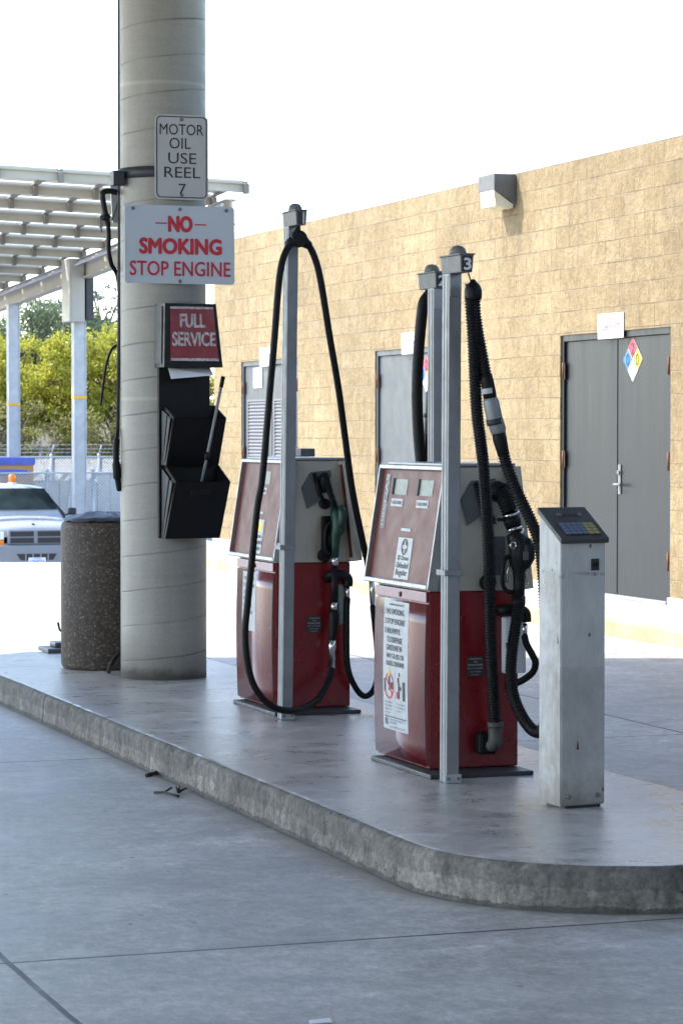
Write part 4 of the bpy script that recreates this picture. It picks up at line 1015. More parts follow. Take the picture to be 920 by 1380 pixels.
mb = MB('rubber'); mb.tube(spline([(4.6719, 13.4500, 1.0253), (4.6384, 13.4500, 1.0020), (4.6259, 13.4500, 0.9467), (4.6300, 13.4500, 0.8675), (4.6719, 13.4500, 0.8431)], 6), .011, 8)
mb.box(Vector((4.6445, 13.4800, 0.8938)).x-.02, Vector((4.6445, 13.4800, 0.8938)).x+.04, 13.475, 13.52, .845, 1.05, .006); mb.tube([(4.6677, 13.4500, 0.9858), (4.6510, 13.4500, 0.9345), (4.6551, 13.4500, 0.8672)], .009, 8); mb.build('trigger_guard', nz_)

# ribbed vapour hose of the nearer pump
H = thing('fuel_hose', 'thick ribbed black vapour hose with black nozzle hanging from post 3', 'fuel hose', (4.4695, 10.7800, 0.1436), 'black fuel hoses of the pumps')
mb = MB('rubber')
ribbed(mb, [(4.4919, 10.7750, 0.2019), (4.4862, 10.7700, 0.2742), (4.4689, 10.7500, 0.4066), (4.4456, 10.7200, 0.6007), (4.4294, 10.6900, 0.7675), (4.4191, 10.6700, 0.8974), (4.4030, 10.6400, 1.0112), (4.3759, 10.6000, 1.1819), (4.3436, 10.5600, 1.3670), (4.3182, 10.5300, 1.4685), (4.2880, 10.5000, 1.6131), (4.2577, 10.4600, 1.8784), (4.2433, 10.4500, 2.0214), (4.2409, 10.4500, 2.0744)], .0245, .0024)
hs_ = mb.build('hose', H)
mb = MB('rubber'); q = Vector((4.2516, 10.4500, 2.0964)); mb.lathe(q+Vector((0,-.001,-.03)), [(.034,-.012),(.037,0),(.037,.03),(.030,.05),(.016,.062),(.008,.075)], 20); mb.tube([q+Vector((0,0,.035)), (h3.x, h3.y, h3.z-.045)], [.012,.008], 8); mb.build('hose_clamp', H)
mb = MB('rubber')
ribbed(mb, [(4.2625, 10.4600, 2.0752), (4.2676, 10.4600, 1.9910), (4.2830, 10.4600, 1.8974), (4.3000, 10.4600, 1.8132), (4.3171, 10.4600, 1.7319)], .023, .0024)
mb.tube([(4.3137, 10.4600, 1.7444), (4.3205, 10.4600, 1.7131), (4.3308, 10.4600, 1.6631), (4.3342, 10.4600, 1.6443)], [.026,.028,.029,.028], 14)
mb.tube([(4.3735, 10.4600, 1.4969), (4.3787, 10.4600, 1.4686), (4.3890, 10.4600, 1.4309), (4.3958, 10.4600, 1.4057)], [.029,.030,.027,.025], 14)
ribbed(mb, [(4.3924, 10.4600, 1.4183), (4.4095, 10.4600, 1.3616), (4.4353, 10.4400, 1.2768), (4.4645, 10.4200, 1.2016), (4.4936, 10.4000, 1.1295), (4.5158, 10.3800, 1.0608), (4.5278, 10.3600, 0.9673), (4.5374, 10.3500, 0.8170), (4.5525, 10.3600, 0.6275), (4.5686, 10.3800, 0.4363), (4.5797, 10.4200, 0.2899), (4.5777, 10.4700, 0.2212), (4.5648, 10.5200, 0.2164), (4.5517, 10.5700, 0.2437), (4.5375, 10.6100, 0.2883), (4.5265, 10.6500, 0.3492), (4.5251, 10.6800, 0.4272), (4.5309, 10.6900, 0.5070), (4.5437, 10.7000, 0.5867), (4.5618, 10.7100, 0.6729), (4.5704, 10.7100, 0.7472)], .0245, .0024)
mb.build('return_hose', H)
mb = MB('alu_post'); mb.tube([(4.3342, 10.4600, 1.6443), (4.3376, 10.4600, 1.6286), (4.3547, 10.4600, 1.5565), (4.3718, 10.4600, 1.5063), (4.3746, 10.4600, 1.4937)], [.028,.034,.034,.034,.029], 16); bk = mb.build('breakaway', H)
mb = MB('ink'); mb.tube([(4.3527, 10.4600, 1.5565), (4.3582, 10.4600, 1.5314)], .0355, 16); mb.build('breakaway_band', bk)
mb = MB('sticker'); mb.tube([(4.3223, 10.4600, 1.6850), (4.3257, 10.4600, 1.6630)], .0296, 14, caps=False); mb.build('hose_label', H)
mb = MB('elbow'); mb.tube(spline([(4.4919, 10.7750, 0.2280), (4.4919, 10.7750, 0.1824), (4.4920, 10.7750, 0.1531), (4.4877, 10.7900, 0.1320), (4.4756, 10.8200, 0.1226)], 6), .032, 16); mb.lathe((4.4919, 10.7750, 0.2149), [(.035,-.008),(.036,.0),(.035,.018)], 18); mb.build('hose_elbow', H)
mb = MB('rubber'); a = Vector((4.4591, 10.8400, 0.1374)); mb.box(a.x-.035, a.x+.05, 10.79, 10.866, a.z-.05, a.z+.045, .012); mb.build('elbow_mount', H)
# black nozzle
mb = MB('black_plastic')
mb.tube([(4.5527, 10.7400, 1.0633), (4.5647, 10.7350, 1.0472), (4.5836, 10.7300, 1.0180), (4.5908, 10.7300, 0.9725), (4.5874, 10.7300, 0.9240), (4.5839, 10.7300, 0.8916), (4.5841, 10.7300, 0.8268), (4.5824, 10.7300, 0.7749)], [.03,.04,.05,.052,.046,.028,.025,.026], 18)
mb.tube([(4.6023, 10.7000, 1.0318), (4.6108, 10.6950, 0.9996), (4.6109, 10.6950, 0.9511), (4.5991, 10.7000, 0.9090)], [.022,.03,.03,.018], 14)
nz_ = mb.build('nozzle', H)
mb = MB('rubber')
ribbed(mb, [(4.5250, 10.8000, 1.2371), (4.5349, 10.7900, 1.2210), (4.5441, 10.7700, 1.1824), (4.5540, 10.7600, 1.1502)], .036, .003, .014, 16)
mb.tube([(4.5254, 10.8600, 1.2293), (4.5228, 10.8200, 1.2399), (4.5355, 10.8000, 1.2337)], [.04,.046,.04], 14)
mb.tube([(4.5575, 10.7600, 1.1307), (4.5604, 10.7500, 1.1050), (4.5653, 10.7450, 1.0825)], [.038,.038,.034], 16); mb.box(Vector((4.5113, 10.7500, 1.1185)).x-.02, Vector((4.5113, 10.7500, 1.1185)).x+.03, 10.74, 10.76, 1.11, 1.125)
mb.build('bellows', nz_)
mb = MB('chrome'); mb.tube([(4.5557, 10.7600, 1.1469), (4.5593, 10.7600, 1.1355)], .0395, 16); mb.tube([(4.5653, 10.7450, 1.0808), (4.5680, 10.7430, 1.0695)], .037, 16); mb.tube([(4.5716, 10.7350, 1.0600), (4.5857, 10.7350, 1.0469)], .036, 14)
q = Vector((4.5348, 10.6850, 1.0075)); mb.lathe(q, [(.012,0),(.017,.002),(.017,.006),(.012,.008)], 16, (0,-1,0), caps=False); mb.build('nozzle_rings', nz_)
mb = MB('grey_plastic'); q = Vector((4.5879, 10.6620, 0.9626)); mb.box(q.x-.013, q.x+.013, 10.663, 10.668, q.z-.019, q.z+.019, .001); mb.build('nozzle_label', nz_)
mb = MB('black_plastic'); mb.tube(spline([(4.5564, 10.7400, 0.9629), (4.5214, 10.7400, 0.9440), (4.5110, 10.7400, 0.8924), (4.5111, 10.7400, 0.8341), (4.5357, 10.7400, 0.8045), (4.5743, 10.7400, 0.8004)], 6), .010, 8); mb.build('trigger_guard', nz_)
mb = MB('chrome'); mb.tube([(4.5460, 10.7400, 0.9371), (4.5320, 10.7400, 0.8920), (4.5286, 10.7400, 0.8435)], .0075, 8); mb.tube(spline([(4.6085, 10.7300, 0.8879), (4.6191, 10.7300, 0.8715), (4.6263, 10.7300, 0.8357), (4.6104, 10.7300, 0.8279)], 5), .004, 6); mb.build('trigger', nz_)
mb = MB('rubber'); mb.tube([(4.5824, 10.7300, 0.7814), (4.5764, 10.7200, 0.7562), (4.5726, 10.7150, 0.7307)], [.03,.031,.028], 14); mb.build('hose_swivel', nz_)

# hose of post 2, hanging behind the nearer pump
H = thing('fuel_hose', 'smooth black hose hanging from post 2 behind the nearer pump', 'fuel hose', (h2.x, h2.y, .9), 'black fuel hoses of the pumps')
yh = 11.93
mb = MB('rubber')
mb.tube(spline([(4.6473, 11.9300, 2.0993), (4.6434, 11.9300, 2.1311), (4.6244, 11.9300, 2.1450), (4.5998, 11.9300, 2.1163), (4.5885, 11.9300, 2.0383), (4.5753, 11.9300, 1.8966), (4.5679, 11.9300, 1.7550), (4.5680, 11.9300, 1.6134), (4.5757, 11.9300, 1.4716), (4.5872, 11.9300, 1.3475), (4.6026, 11.9300, 1.1521), (4.6181, 11.9300, 0.8674), (4.6333, 11.9000, 0.7264), (4.6441, 11.8500, 0.8353), (4.6436, 11.8300, 1.0130)], 8), .027, 14)
mb.build('hose', H)
mb = MB('rubber'); q = Vector((4.6320, 11.9300, 2.1522)); mb.lathe(q+Vector((0,0,-.02)), [(.035,-.02),(.038,0),(.034,.03),(.016,.05),(.008,.06)], 16); mb.tube([q+Vector((0,0,.03)), (h2.x, h2.y, h2.z-.045)], [.012,.008], 8); mb.build('hose_clamp', H)
mb = MB('rubber'); mb.tube(spline([(4.6511, 11.9300, 2.1171), (4.6590, 11.9500, 1.9691), (4.6554, 11.9500, 1.7915), (4.6479, 11.9500, 1.6849)], 6), .022, 12); mb.tube(spline([(4.6367, 11.9500, 1.4893), (4.6330, 11.9500, 1.3471), (4.6371, 11.9500, 1.0800), (4.6563, 11.9300, 0.8668)], 6), .024, 12); mb.build('return_hose', H)
mb = MB('alu_post'); mb.tube([(4.6479, 11.9500, 1.6920), (4.6460, 11.9500, 1.6706), (4.6386, 11.9500, 1.5071), (4.6367, 11.9500, 1.4858)], [.024,.031,.031,.024], 14); bk = mb.build('breakaway', H)
mb = MB('ink'); mb.tube([(4.6431, 11.9500, 1.5853), (4.6419, 11.9500, 1.5676)], .0325, 14); mb.build('breakaway_band', bk)

# ------------------------------------------------------------------ card reader pedestal
R_ = thing('card_reader', 'white chipped card reader pedestal with dark sloping keypad lid', 'card reader', (4.409, 9.782, 0), local=True, rz=rad(6.5))
w2, d2 = .1025, .086
mb = MB('reader')
mb.hexa([(-w2,-d2,.012),(w2,-d2,.012),(w2,d2,.012),(-w2,d2,.012)], [(-w2,-d2,1.062),(w2,-d2,1.062),(w2,d2,1.172),(-w2,d2,1.172)])
bmesh.ops.bevel(mb.bm, geom=list(mb.bm.edges), offset=.004, segments=2, affect='EDGES'); bd = mb.build('body', R_)
mb = MB('ink'); mb.box(-w2+.03, w2-.012, -d2+.012, d2-.012, 0, .0115); mb.build('foot', R_)
lidb = [(-w2-.008,-d2-.014,1.056),(w2+.008,-d2-.014,1.056),(w2+.008,d2+.006,1.176),(-w2-.008,d2+.006,1.176)]
mb = MB('lid'); upl = Vector((0, -.6, 1)).normalized()*.022
fs = mb.hexa(lidb, [Vector(p)+Vector((0,-.004,.022)) for p in lidb]); mb.bev(fs, .004); ld_ = mb.build('lid', R_)
sl = Vector((0, .192, .120)).normalized(); nrm = Vector((0,-sl.z,sl.y)); tc = Vector((0, -d2-.018, 1.078))
def lp(a, t, h=0): return tc + Vector((a,0,0)) + sl*t + nrm*h
def lslab(mb, a0, a1, t0, t1, h0, h1): mb.hexa([lp(a0,t0,h0),lp(a1,t0,h0),lp(a1,t1,h0),lp(a0,t1,h0)], [lp(a0,t0,h1),lp(a1,t0,h1),lp(a1,t1,h1),lp(a0,t1,h1)])
mb = MB('ink'); lslab(mb, -.078, .085, .022, .108, .0005, .002); kp = mb.build('keypad', R_)
for i in range(6):
    for j in range(4):
        mb = MB('keys_yellow' if i > 3 else 'keys_blue'); a = -.074+i*.0262; t = .026+j*.0202
        lslab(mb, a, a+.0225, t, t+.0165, .0025, .006); mb.build('key', kp)
mb = MB('ink'); lslab(mb, -.03, .045, .158, .172, .0005, .0025); mb.m('cast'); lslab(mb, -.05, -.032, .156, .174, .0005, .005); lslab(mb, .047, .062, .156, .174, .0005, .005); mb.build('card_slot', R_)
mb = MB('ink'); mb.box(.035, .072, -d2-.004, -d2-.0005, .948, .995, .001); lk = mb.build('lock_plate', R_)
mb = MB('concrete_pale'); mb.poly([(-w2-.0008,.03,.90),(-w2-.0008,-.03,.895),(-w2-.0008,-.03,.945),(-w2-.0008,.03,.95)]); mb.poly([(-w2-.0008,-.045,.90),(-w2-.0008,-.07,.898),(-w2-.0008,-.07,.94),(-w2-.0008,-.045,.942)]); mb.build('worn_sticker', R_)
mb = MB('rust'); mb.poly([(-.03,-d2-.0008,.235),(-.018,-d2-.0008,.235),(-.02,-d2-.0008,.262),(-.024,-d2-.0008,.275)]); mb.build('paint_chip', R_)
mb = MB('rust'); mb.poly([(-w2-.0008,-.07,.66),(-w2-.0008,-.06,.66),(-w2-.0008,-.063,.70)]); mb.build('paint_chip', R_)
mb = MB('black_plastic'); mb.cyl((.0535,-d2-.004,.972), (.0535,-d2-.01,.972), .010, 14); mb.build('lock', lk)
for a in (-.067, .067):
    mb = MB('cast'); mb.lathe((a,-d2-.0005,.05), [(.010,0),(.010,.005),(.006,.008)], 10, (0,-1,0)); mb.build('bolt', R_)

# ------------------------------------------------------------------ debris
def twig(label, pts, r=.004):
    mb = MB('twig')
    for p in pts: mb.tube(p, r, 6)
    o = mb.build('dry_twig', origin=pts[0][0]); tag(o, label, 'twig')
twig('single thick dark twig lying by the kerb', [[(3.3533, 12.3957, -0.1520), (3.3909, 12.4252, -0.1500), (3.4366, 12.4836, -0.1500)]], .009)
twig('forked dry twig lying on the concrete below the kerb', [[(3.2350, 11.8159, -0.1550), (3.2735, 11.7766, -0.1500), (3.2822, 11.7071, -0.1500), (3.3009, 11.6371, -0.1520)], [(3.2735, 11.7766, -0.1500), (3.3236, 11.8421, -0.1400)]], .0055)
mb = MB('twig')
for i in range(5): mb.tube([(3.3379, 11.7674, -0.1500), Vector((3.3507, 11.7629, -0.1500))+Vector((random.uniform(-.03,.05), random.uniform(-.05,.05), random.uniform(.0,.025)))], [.008,.003], 6)
tag(mb.build('dry_leaf_clump', origin=(3.3646, 11.8365, -0.1600)), 'small dark clump of dry leaves beside the forked twig', 'leaf litter')
mb = MB('white_paint'); a = Vector((2.4065, 7.0620, -0.1570)); mb.prism([a+Vector((-.03,-.02,0)), a+Vector((.035,-.026,.0)), a+Vector((.04,.012,.004)), a+Vector((-.02,.02,.0))], (0,0,.002))
tag(mb.build('paper_scrap', origin=a), 'small white paper scrap on the concrete at the bottom edge', 'litter')
for i, (u_, lab) in enumerate((((3.4471, 10.0234, -0.1580), 'tiny dark leaf against the curving kerb'), ((3.4373, 14.8102, -0.1580), 'tiny dark leaf on the concrete far along the kerb'))):
    mb = MB('twig'); a = Vector(u_); mb.prism([a+Vector((-.02,-.008,0)), a+Vector((.018,-.012,.003)), a+Vector((.024,.006,0)), a+Vector((-.008,.012,.004))], (0,0,.004)); tag(mb.build('dry_leaf', origin=a), lab, 'leaf')

# ------------------------------------------------------------------ solar carport beyond the forecourt
GZ = -1.25
CPX = 13.13
CP = thing('solar_carport', 'cream steel solar carport with rows of panels on grey posts', 'carport', (CPX, 53.7, GZ))
roofz = lambda x, y: 5.02-.036*(y-53.8)-.03*(x-CPX)
ya, yb = 42.5, 63.0; nP = 12
for i in range(nP):
    y = ya+(yb-ya)*i/(nP-1); xa, xb = 3.0, CPX+.12
    mb = MB('purlin'); za, zb_ = roofz(xa, y), roofz(xb, y)
    for (o0, o1, h0, h1) in ((0, .02, .05, .2), (.0205, .09, .05, .07), (-.07, -.0005, .18, .2)):
        mb.hexa([(xa,y+o0,za+h0),(xb,y+o0,zb_+h0),(xb,y+o1,zb_+h0),(xa,y+o1,za+h0)], [(xa,y+o0,za+h1),(xb,y+o0,zb_+h1),(xb,y+o1,zb_+h1),(xa,y+o1,za+h1)])
    mb.build('purlin', CP)
pw, pl = 1.02, (yb-ya)/(nP-1)
panel0 = None
for i in range(nP-1):
    for j in range(6):
        x1 = CPX+.1-j*(pw+.025); x0 = x1-pw; y0 = ya+pl*i+.16; y1 = y0+pl-.34
        mb = MB('panel_back')
        z = lambda x, y: roofz(x, y)+.235
        mb.hexa([(x0,y0,z(x0,y0)),(x1,y0,z(x1,y0)),(x1,y1,z(x1,y1)),(x0,y1,z(x0,y1))], [(x0,y0,z(x0,y0)+.035),(x1,y0,z(x1,y0)+.035),(x1,y1,z(x1,y1)+.035),(x0,y1,z(x0,y1)+.035)])
        mb.m('galv'); mb.hexa([(x0+.3,y0+.3,z(x0,y0)-.03),(x0+.42,y0+.3,z(x0,y0)-.03),(x0+.42,y0+.45,z(x0,y0)-.04),(x0+.3,y0+.45,z(x0,y0)-.04)], [(x0+.3,y0+.3,z(x0,y0)-.001),(x0+.42,y0+.3,z(x0,y0)-.001),(x0+.42,y0+.45,z(x0,y0)-.008),(x0+.3,y0+.45,z(x0,y0)-.008)])
        mb.build('solar_panel', CP)
for j in range(7):
    xx = CPX+.085-j*(pw+.025)
    mb = MB('rafter'); za, zb_ = roofz(xx, ya), roofz(xx, yb)
    mb.hexa([(xx-.05,ya,za+.2005),(xx+.05,ya,za+.2005),(xx+.05,yb,zb_+.2005),(xx-.05,yb,zb_+.2005)], [(xx-.05,ya,za+.232),(xx+.05,ya,za+.232),(xx+.05,yb,zb_+.232),(xx-.05,yb,zb_+.232)])
    for i in range(nP):
        y = ya+(yb-ya)*i/(nP-1); z = roofz(xx, y); mb.hexa([(xx-.04,y-.12,z+.02),(xx+.04,y-.12,z+.02),(xx+.04,y-.002,z+.02),(xx-.04,y-.002,z+.02)], [(xx-.04,y-.12,z+.179),(xx+.04,y-.12,z+.179),(xx+.04,y-.002,z+.179),(xx-.04,y-.002,z+.179)])
    mb.build('rafter', CP)
mb = MB('purlin')
ga, gb = 43.0, 63.4
gtop = lambda y: roofz(CPX, y)-.005
mb.hexa([(CPX-.02,ga,gtop(ga)-.42),(CPX+.02,ga,gtop(ga)-.42),(CPX+.02,gb,gtop(gb)-.42),(CPX-.02,gb,gtop(gb)-.42)], [(CPX-.02,ga,gtop(ga)),(CPX+.02,ga,gtop(ga)),(CPX+.02,gb,gtop(gb)),(CPX-.02,gb,gtop(gb))])
for h in (-.42, -.02):
    for a, b in ((-.11,-.0205),(.0205,.11)): mb.hexa([(CPX+a,ga,gtop(ga)+h),(CPX+b,ga,gtop(ga)+h),(CPX+b,gb,gtop(gb)+h),(CPX+a,gb,gtop(gb)+h)], [(CPX+a,ga,gtop(ga)+h+.019),(CPX+b,ga,gtop(ga)+h+.019),(CPX+b,gb,gtop(gb)+h+.019),(CPX+a,gb,gtop(gb)+h+.019)])
mb.build('girder', CP)
mb = MB('galv'); mb.tube([(CPX-.16, ga, gtop(ga)-.1), (CPX-.16, gb, gtop(gb)-.1)], .03, 8); mb.tube([(CPX-.24, ga, gtop(ga)-.16), (CPX-.24, gb, gtop(gb)-.16)], .025, 8); mb.build('cable_conduit', CP)
for y, xo in ((46.4, 0), (53.73, 0), (59.63, -.08)):
    mb = MB('galv'); xx = CPX+xo
    for a, b, c_, d_ in ((-.13,-.11,-.12,.12), (.11,.13,-.12,.12), (-.109,.109,-.1,-.085)): mb.box(xx+a, xx+b, y+c_, y+d_, GZ-.1, gtop(y)-.425)
    p = mb.build('post', CP)
    tz = 2.12+(.09 if y < 57 else 0)
    mb = MB('orange_tape'); mb.box(xx-.136, xx+.136, y-.126, y+.126, tz-.03, tz+.03); mb.build('tape_band', p)
cb = thing('electric_cabinet', 'pale electric cabinet fixed high on the nearer carport post', 'electric cabinet', (12.93, 53.4, 3.72))
mb = MB('cabinet'); mb.box(12.77, 13.09, 53.05, 53.72, 3.74, 5.02, .012); mb.box(12.815, 13.075, 53.038, 53.048, 3.8, 4.96, .004); mb.build('case', cb)
mb = MB('dark_plate'); mb.box(13.13, 13.29, 53.1, 53.58, 3.78, 4.78, .01); tag(mb.build('inverter_box', origin=(13.2, 53.3, 3.78)), 'narrow black inverter box beside the pale electric cabinet', 'inverter')

# ------------------------------------------------------------------ kiosk, fences, wall
hu = thing('kiosk', 'low tan orange kiosk with blue trim behind the white vehicle', 'kiosk', (10, 58.3, GZ))
mb = MB('hut'); mb.box(6.5, 13.0, 57.4, 60, GZ-.1, .78); mb.build('wall', hu)
mb = MB('hut_trim'); mb.box(6.45, 13.03, 57.36, 60.04, .781, .935); mb.build('trim', hu)
mb = MB('hut'); mb.box(8.5, 12.62, 56.5, 57.39, GZ-.1, .56); mb.build('counter', hu)
mb = MB('hut_trim'); mb.box(8.45, 12.65, 56.46, 57.35, .561, .685); mb.build('counter_trim', hu)

def fence(y, x0, x1, z0, z1, label, posts, barbed=0, pitch=.075, brace=None):
    T = thing('chain_link_fence', label, 'fence', ((x0+x1)/2, y, z0), 'chain link fences behind the forecourt')
    mb = MB('galv'); h = z1-z0; n = int((x1-x0+h)/pitch); t = .011
    for k in range(n):
        for s in (1, -1):
            a = x0-h+k*pitch if s > 0 else x0+k*pitch
            b = a+h if s > 0 else a-h
            za, zb_ = z0, z1
            pa, pb = [a, za], [b, zb_]
            # clip to the panel
            def clip(p, q):
                if p[0] < x0:
                    f = (x0-p[0])/(q[0]-p[0]) if q[0] != p[0] else 2
                    if f > 1: return None
                    p = [x0, p[1]+(q[1]-p[1])*f]
                if p[0] > x1:
                    f = (x1-p[0])/(q[0]-p[0]) if q[0] != p[0] else 2
                    if f > 1 or f < 0: return None
                    p = [x1, p[1]+(q[1]-p[1])*f]
                return p
            A, Bp = clip(pa, pb), clip(pb, pa)
            if not A or not Bp: continue
            mb.tube([(A[0], y+s*.003, A[1]), (Bp[0], y+s*.003, Bp[1])], t, 3, False)
    mb.build('chain_mesh', T)
    mb = MB('galv'); mb.tube([(x0, y, z1), (x1, y, z1)], .024, 8); mb.build('top_rail', T)
    for px in posts:
        mb = MB('galv'); mb.tube([(px, y+.02, z0-.1), (px, y+.02, z1+.04)], .04, 10); mb.lathe((px, y+.02, z1+.04), [(.046,0),(.046,.02),(.02,.05)], 10)
        if barbed: mb.tube([(px, y+.02, z1+.05), (px+.02, y-.2, z1+.05+barbed)], .016, 6)
        mb.build('post', T)
    if brace:
        mb = MB('galv'); mb.tube(brace, .022, 8); mb.build('brace', T)
    if barbed:
        mb = MB('galv')
        for f in (.25, .6, 1):
            mb.tube([(x0, y+.02-.22*f, z1+.05+barbed*f), (x1, y+.02-.22*f, z1+.05+barbed*f)], .006, 4)
            xx = x0
            while xx < x1: mb.tube([(xx-.02, y+.02-.22*f, z1+.05+barbed*f-.02), (xx+.02, y+.02-.22*f, z1+.05+barbed*f+.02)], .004, 3); xx += .14
        mb.build('barbed_wire', T)
    return T
fence(56.0, 3.5, 17.5, GZ, .62, 'nearer low chain link fence with a single top rail', (3.6, 5.9, 8.2, 10.6, 12.98, 14.0, 15.5, 17.4), brace=[(13.52, 55.97, .55), (13.30, 55.97, GZ)])
fence(68.6, -4, 23, GZ+.3, .84, 'farther chain link fence topped with angled barbed wire', (-3.5, -.5, 2.5, 5.5, 8.4, 11.2, 13.6, 16.02, 17.3, 19.6, 22), barbed=.27)
wl = thing('panel_wall', 'low pale wall of upright panels between the two fences', 'wall', (15, 60.5, GZ))
mb = MB('fence_wall')
x = 13.1; i = 0
while x < 20:
    top = .34 if x < 15.05 else .51
    mb.box(x, x+.285, 60.4, 60.5, GZ-.1, top, .008); x += .30; i += 1
mb.build('panels', wl)
mb = MB('concrete_pale'); mb.box(13.08, 15.08, 60.37, 60.53, .345, .385, .004); mb.box(15.1, 20.1, 60.37, 60.53, .515, .555, .004); mb.build('cap', wl)

# ------------------------------------------------------------------ white vehicle
cx, cy_, cz = 10.48, 46.08, GZ
V = thing('parked_suv', 'white utility vehicle with amber roof beacon facing the pumps', 'car', (cx, cy_, cz), local=True)
def loft(mb, secs, smooth=True):
    """secs: list of (y, [(half width, z)...] bottom to top); mirrored"""
    rings = []
    for y, pr in secs:
        pts = [(-w_, y, z) for w_, z in pr] + [(w_, y, z) for w_, z in reversed(pr)]
        rings.append([mb.v(p) for p in pts])
    n = len(rings[0])
    for a, b in zip(rings, rings[1:]):
        for k in range(n): mb.face([a[k], a[(k+1)%n], b[(k+1)%n], b[k]], smooth)
    mb.face(rings[0]); mb.face(rings[-1][::-1])
mb = MB('car_white')
def sec(y, w, zt, zb=.45, crown=.03): return (y, [(w*.94, zb), (w, zb+.18), (w*1.0, zt-.2), (w*.95, zt-.06), (w*.8, zt), (w*.4, zt+crown), (.02, zt+crown*1.3)])
loft(mb, [sec(.09,.80,.99,.72), sec(.14,.87,1.05,.70), sec(.35,.91,1.10), sec(.8,.92,1.15), sec(1.25,.925,1.21), sec(1.6,.93,1.22), sec(3.0,.93,1.20), sec(4.5,.92,1.18), sec(4.75,.88,1.15)])
bd = mb.build('body', V)
mb = MB('car_white')
def cab(y, wb, wt, zt): return (y, [(wb, 1.16), (wb*.985, 1.25), (wt+.02, zt-.10), (wt-.05, zt-.02), (wt*.6, zt+.015), (.02, zt+.03)])
loft(mb, [cab(1.22,.84,.80,1.24), cab(1.95,.86,.66,1.70), cab(2.3,.86,.665,1.755), cab(3.6,.86,.66,1.76), cab(4.55,.84,.63,1.70), cab(4.72,.82,.7,1.4)])
mb.build('cabin', V)
mb = MB('glass_dark')
Wb, Wt = .74, .585
a, b = Vector((0,1.30,1.325)), Vector((0,1.87,1.69)); nv = Vector((0,-(b-a).z,(b-a).y)).normalized()
def ws(x, t, d=.012):
    p = a.lerp(b, t); return Vector((x, p.y+.10*(x/.74)**2*(1-t*.3), p.z))+nv*d
g = [[mb.v(ws(-(Wb+(Wt-Wb)*t)+2*(Wb+(Wt-Wb)*t)*s/10, t, .03+.008*math.sin(math.pi*s/10))) for s in range(11)] for t in (0, .33, .66, 1)]
for i in range(3):
    for k in range(10): mb.face([g[i][k], g[i][k+1], g[i+1][k+1], g[i+1][k]], True)
mb.build('windscreen', V)
for s in (-1, 1):
    mb = MB('glass_dark'); mb.poly([(s*.868,1.75,1.27),(s*.868,2.75,1.27),(s*.705,2.7,1.63),(s*.70,2.05,1.62)]); mb.poly([(s*.868,2.85,1.27),(s*.868,4.2,1.27),(s*.705,4.2,1.63),(s*.705,2.8,1.63)]); mb.build('side_window', V)
    mb = MB('car_grille'); mb.box(min(s*.93,s*1.08), max(s*.93,s*1.08), 1.42, 1.52, 1.24, 1.37, .03); mb.tube([(s*.9,1.5,1.24),(s*.98,1.48,1.28)], .02, 6); mb.build('wing_mirror', V)
    mb = MB('head_lens'); mb.hexa([(s*.56,.075,.86),(s*.845,.13,.86),(s*.845,.16,.86),(s*.56,.11,.86)], [(s*.56,.075,1.0),(s*.83,.14,1.0),(s*.83,.17,1.0),(s*.56,.11,1.0)]); mb.build('headlight', V)
    mb = MB('amber'); mb.hexa([(s*.56,.07,.765),(s*.86,.125,.765),(s*.86,.16,.765),(s*.56,.11,.765)], [(s*.56,.07,.85),(s*.85,.125,.85),(s*.85,.16,.85),(s*.56,.11,.85)]); mb.build('turn_signal', V)
    for yy in (.95, 3.75):
        mb = MB('rubber'); mb.lathe((s*.70, yy, .365), [(.22,-.1),(.33,-.11),(.365,-.08),(.365,.08),(.33,.11),(.22,.1)], 28, (1,0,0)); wh = mb.build('wheel', V)
        mb = MB('alu'); mb.lathe((s*.80, yy, .365), [(.2,-.02),(.215,.0),(.16,.012),(.05,.02)], 20, (s,0,0)); mb.build('rim', wh)
mb = MB('car_grey'); fs = mb.box(-.50, .50, .03, .10, .765, 1.035, .03); gf = mb.build('grille_frame', V)
mb = MB('car_grille')
for s in (-1, 1):
    for z0, z1 in ((.80, .888), (.912, 1.0)):
        x0, x1 = (.035, .455)
        mb.box(min(s*x0,s*x1), max(s*x0,s*x1), .018, .029, z0, z1, .003)
mb.build('grille', V)
mb = MB('car_grille'); mb.lathe((0,.22,1.118), [(.03,0),(.025,.012)], 10, (0,-.4,1)); mb.build('hood_badge', V)
mb = MB('car_grey')
loft(mb, [(-.06, [(.72,.44),(.76,.55),(.76,.72),(.6,.745),(.02,.75)]), (0, [(.84,.42),(.88,.52),(.88,.74),(.7,.76),(.02,.765)]), (.14, [(.9,.42),(.94,.52),(.94,.745),(.7,.76),(.02,.765)]), (.6, [(.9,.42),(.935,.5),(.935,.7),(.6,.7),(.02,.7)])]); mb.build('bumper', V)
mb = MB('car_grille'); mb.prism([(-.36,-.068,.61),(.36,-.068,.61),(.29,-.068,.5),(-.29,-.068,.5)], (0,.006,0))
mb.m('car_grey')
for q in (-.2,-.07,.07,.2): mb.box(q-.012, q+.012, -.074, -.0685, .5, .61)
mb.build('bumper_vent', V)
mb = MB('white_paint'); mb.box(-.155, .155, -.084, -.076, .42, .545, .004); pt = mb.build('licence_plate', V)
mb = MB('blue'); mb.text('1284036', (0,-.0855,.475), (1,0,0), (0,0,1), .26, .06, .01); mb.text('CALIFORNIA', (0,-.0855,.525), (1,0,0), (0,0,1), .15, .018, .01); mb.build('plate_lettering', pt)
mb = MB('white_paint'); mb.lathe((.10,2.4,1.775), [(.085,-.01),(.085,.03),(.07,.045)], 20); mb.build('beacon_base', V)
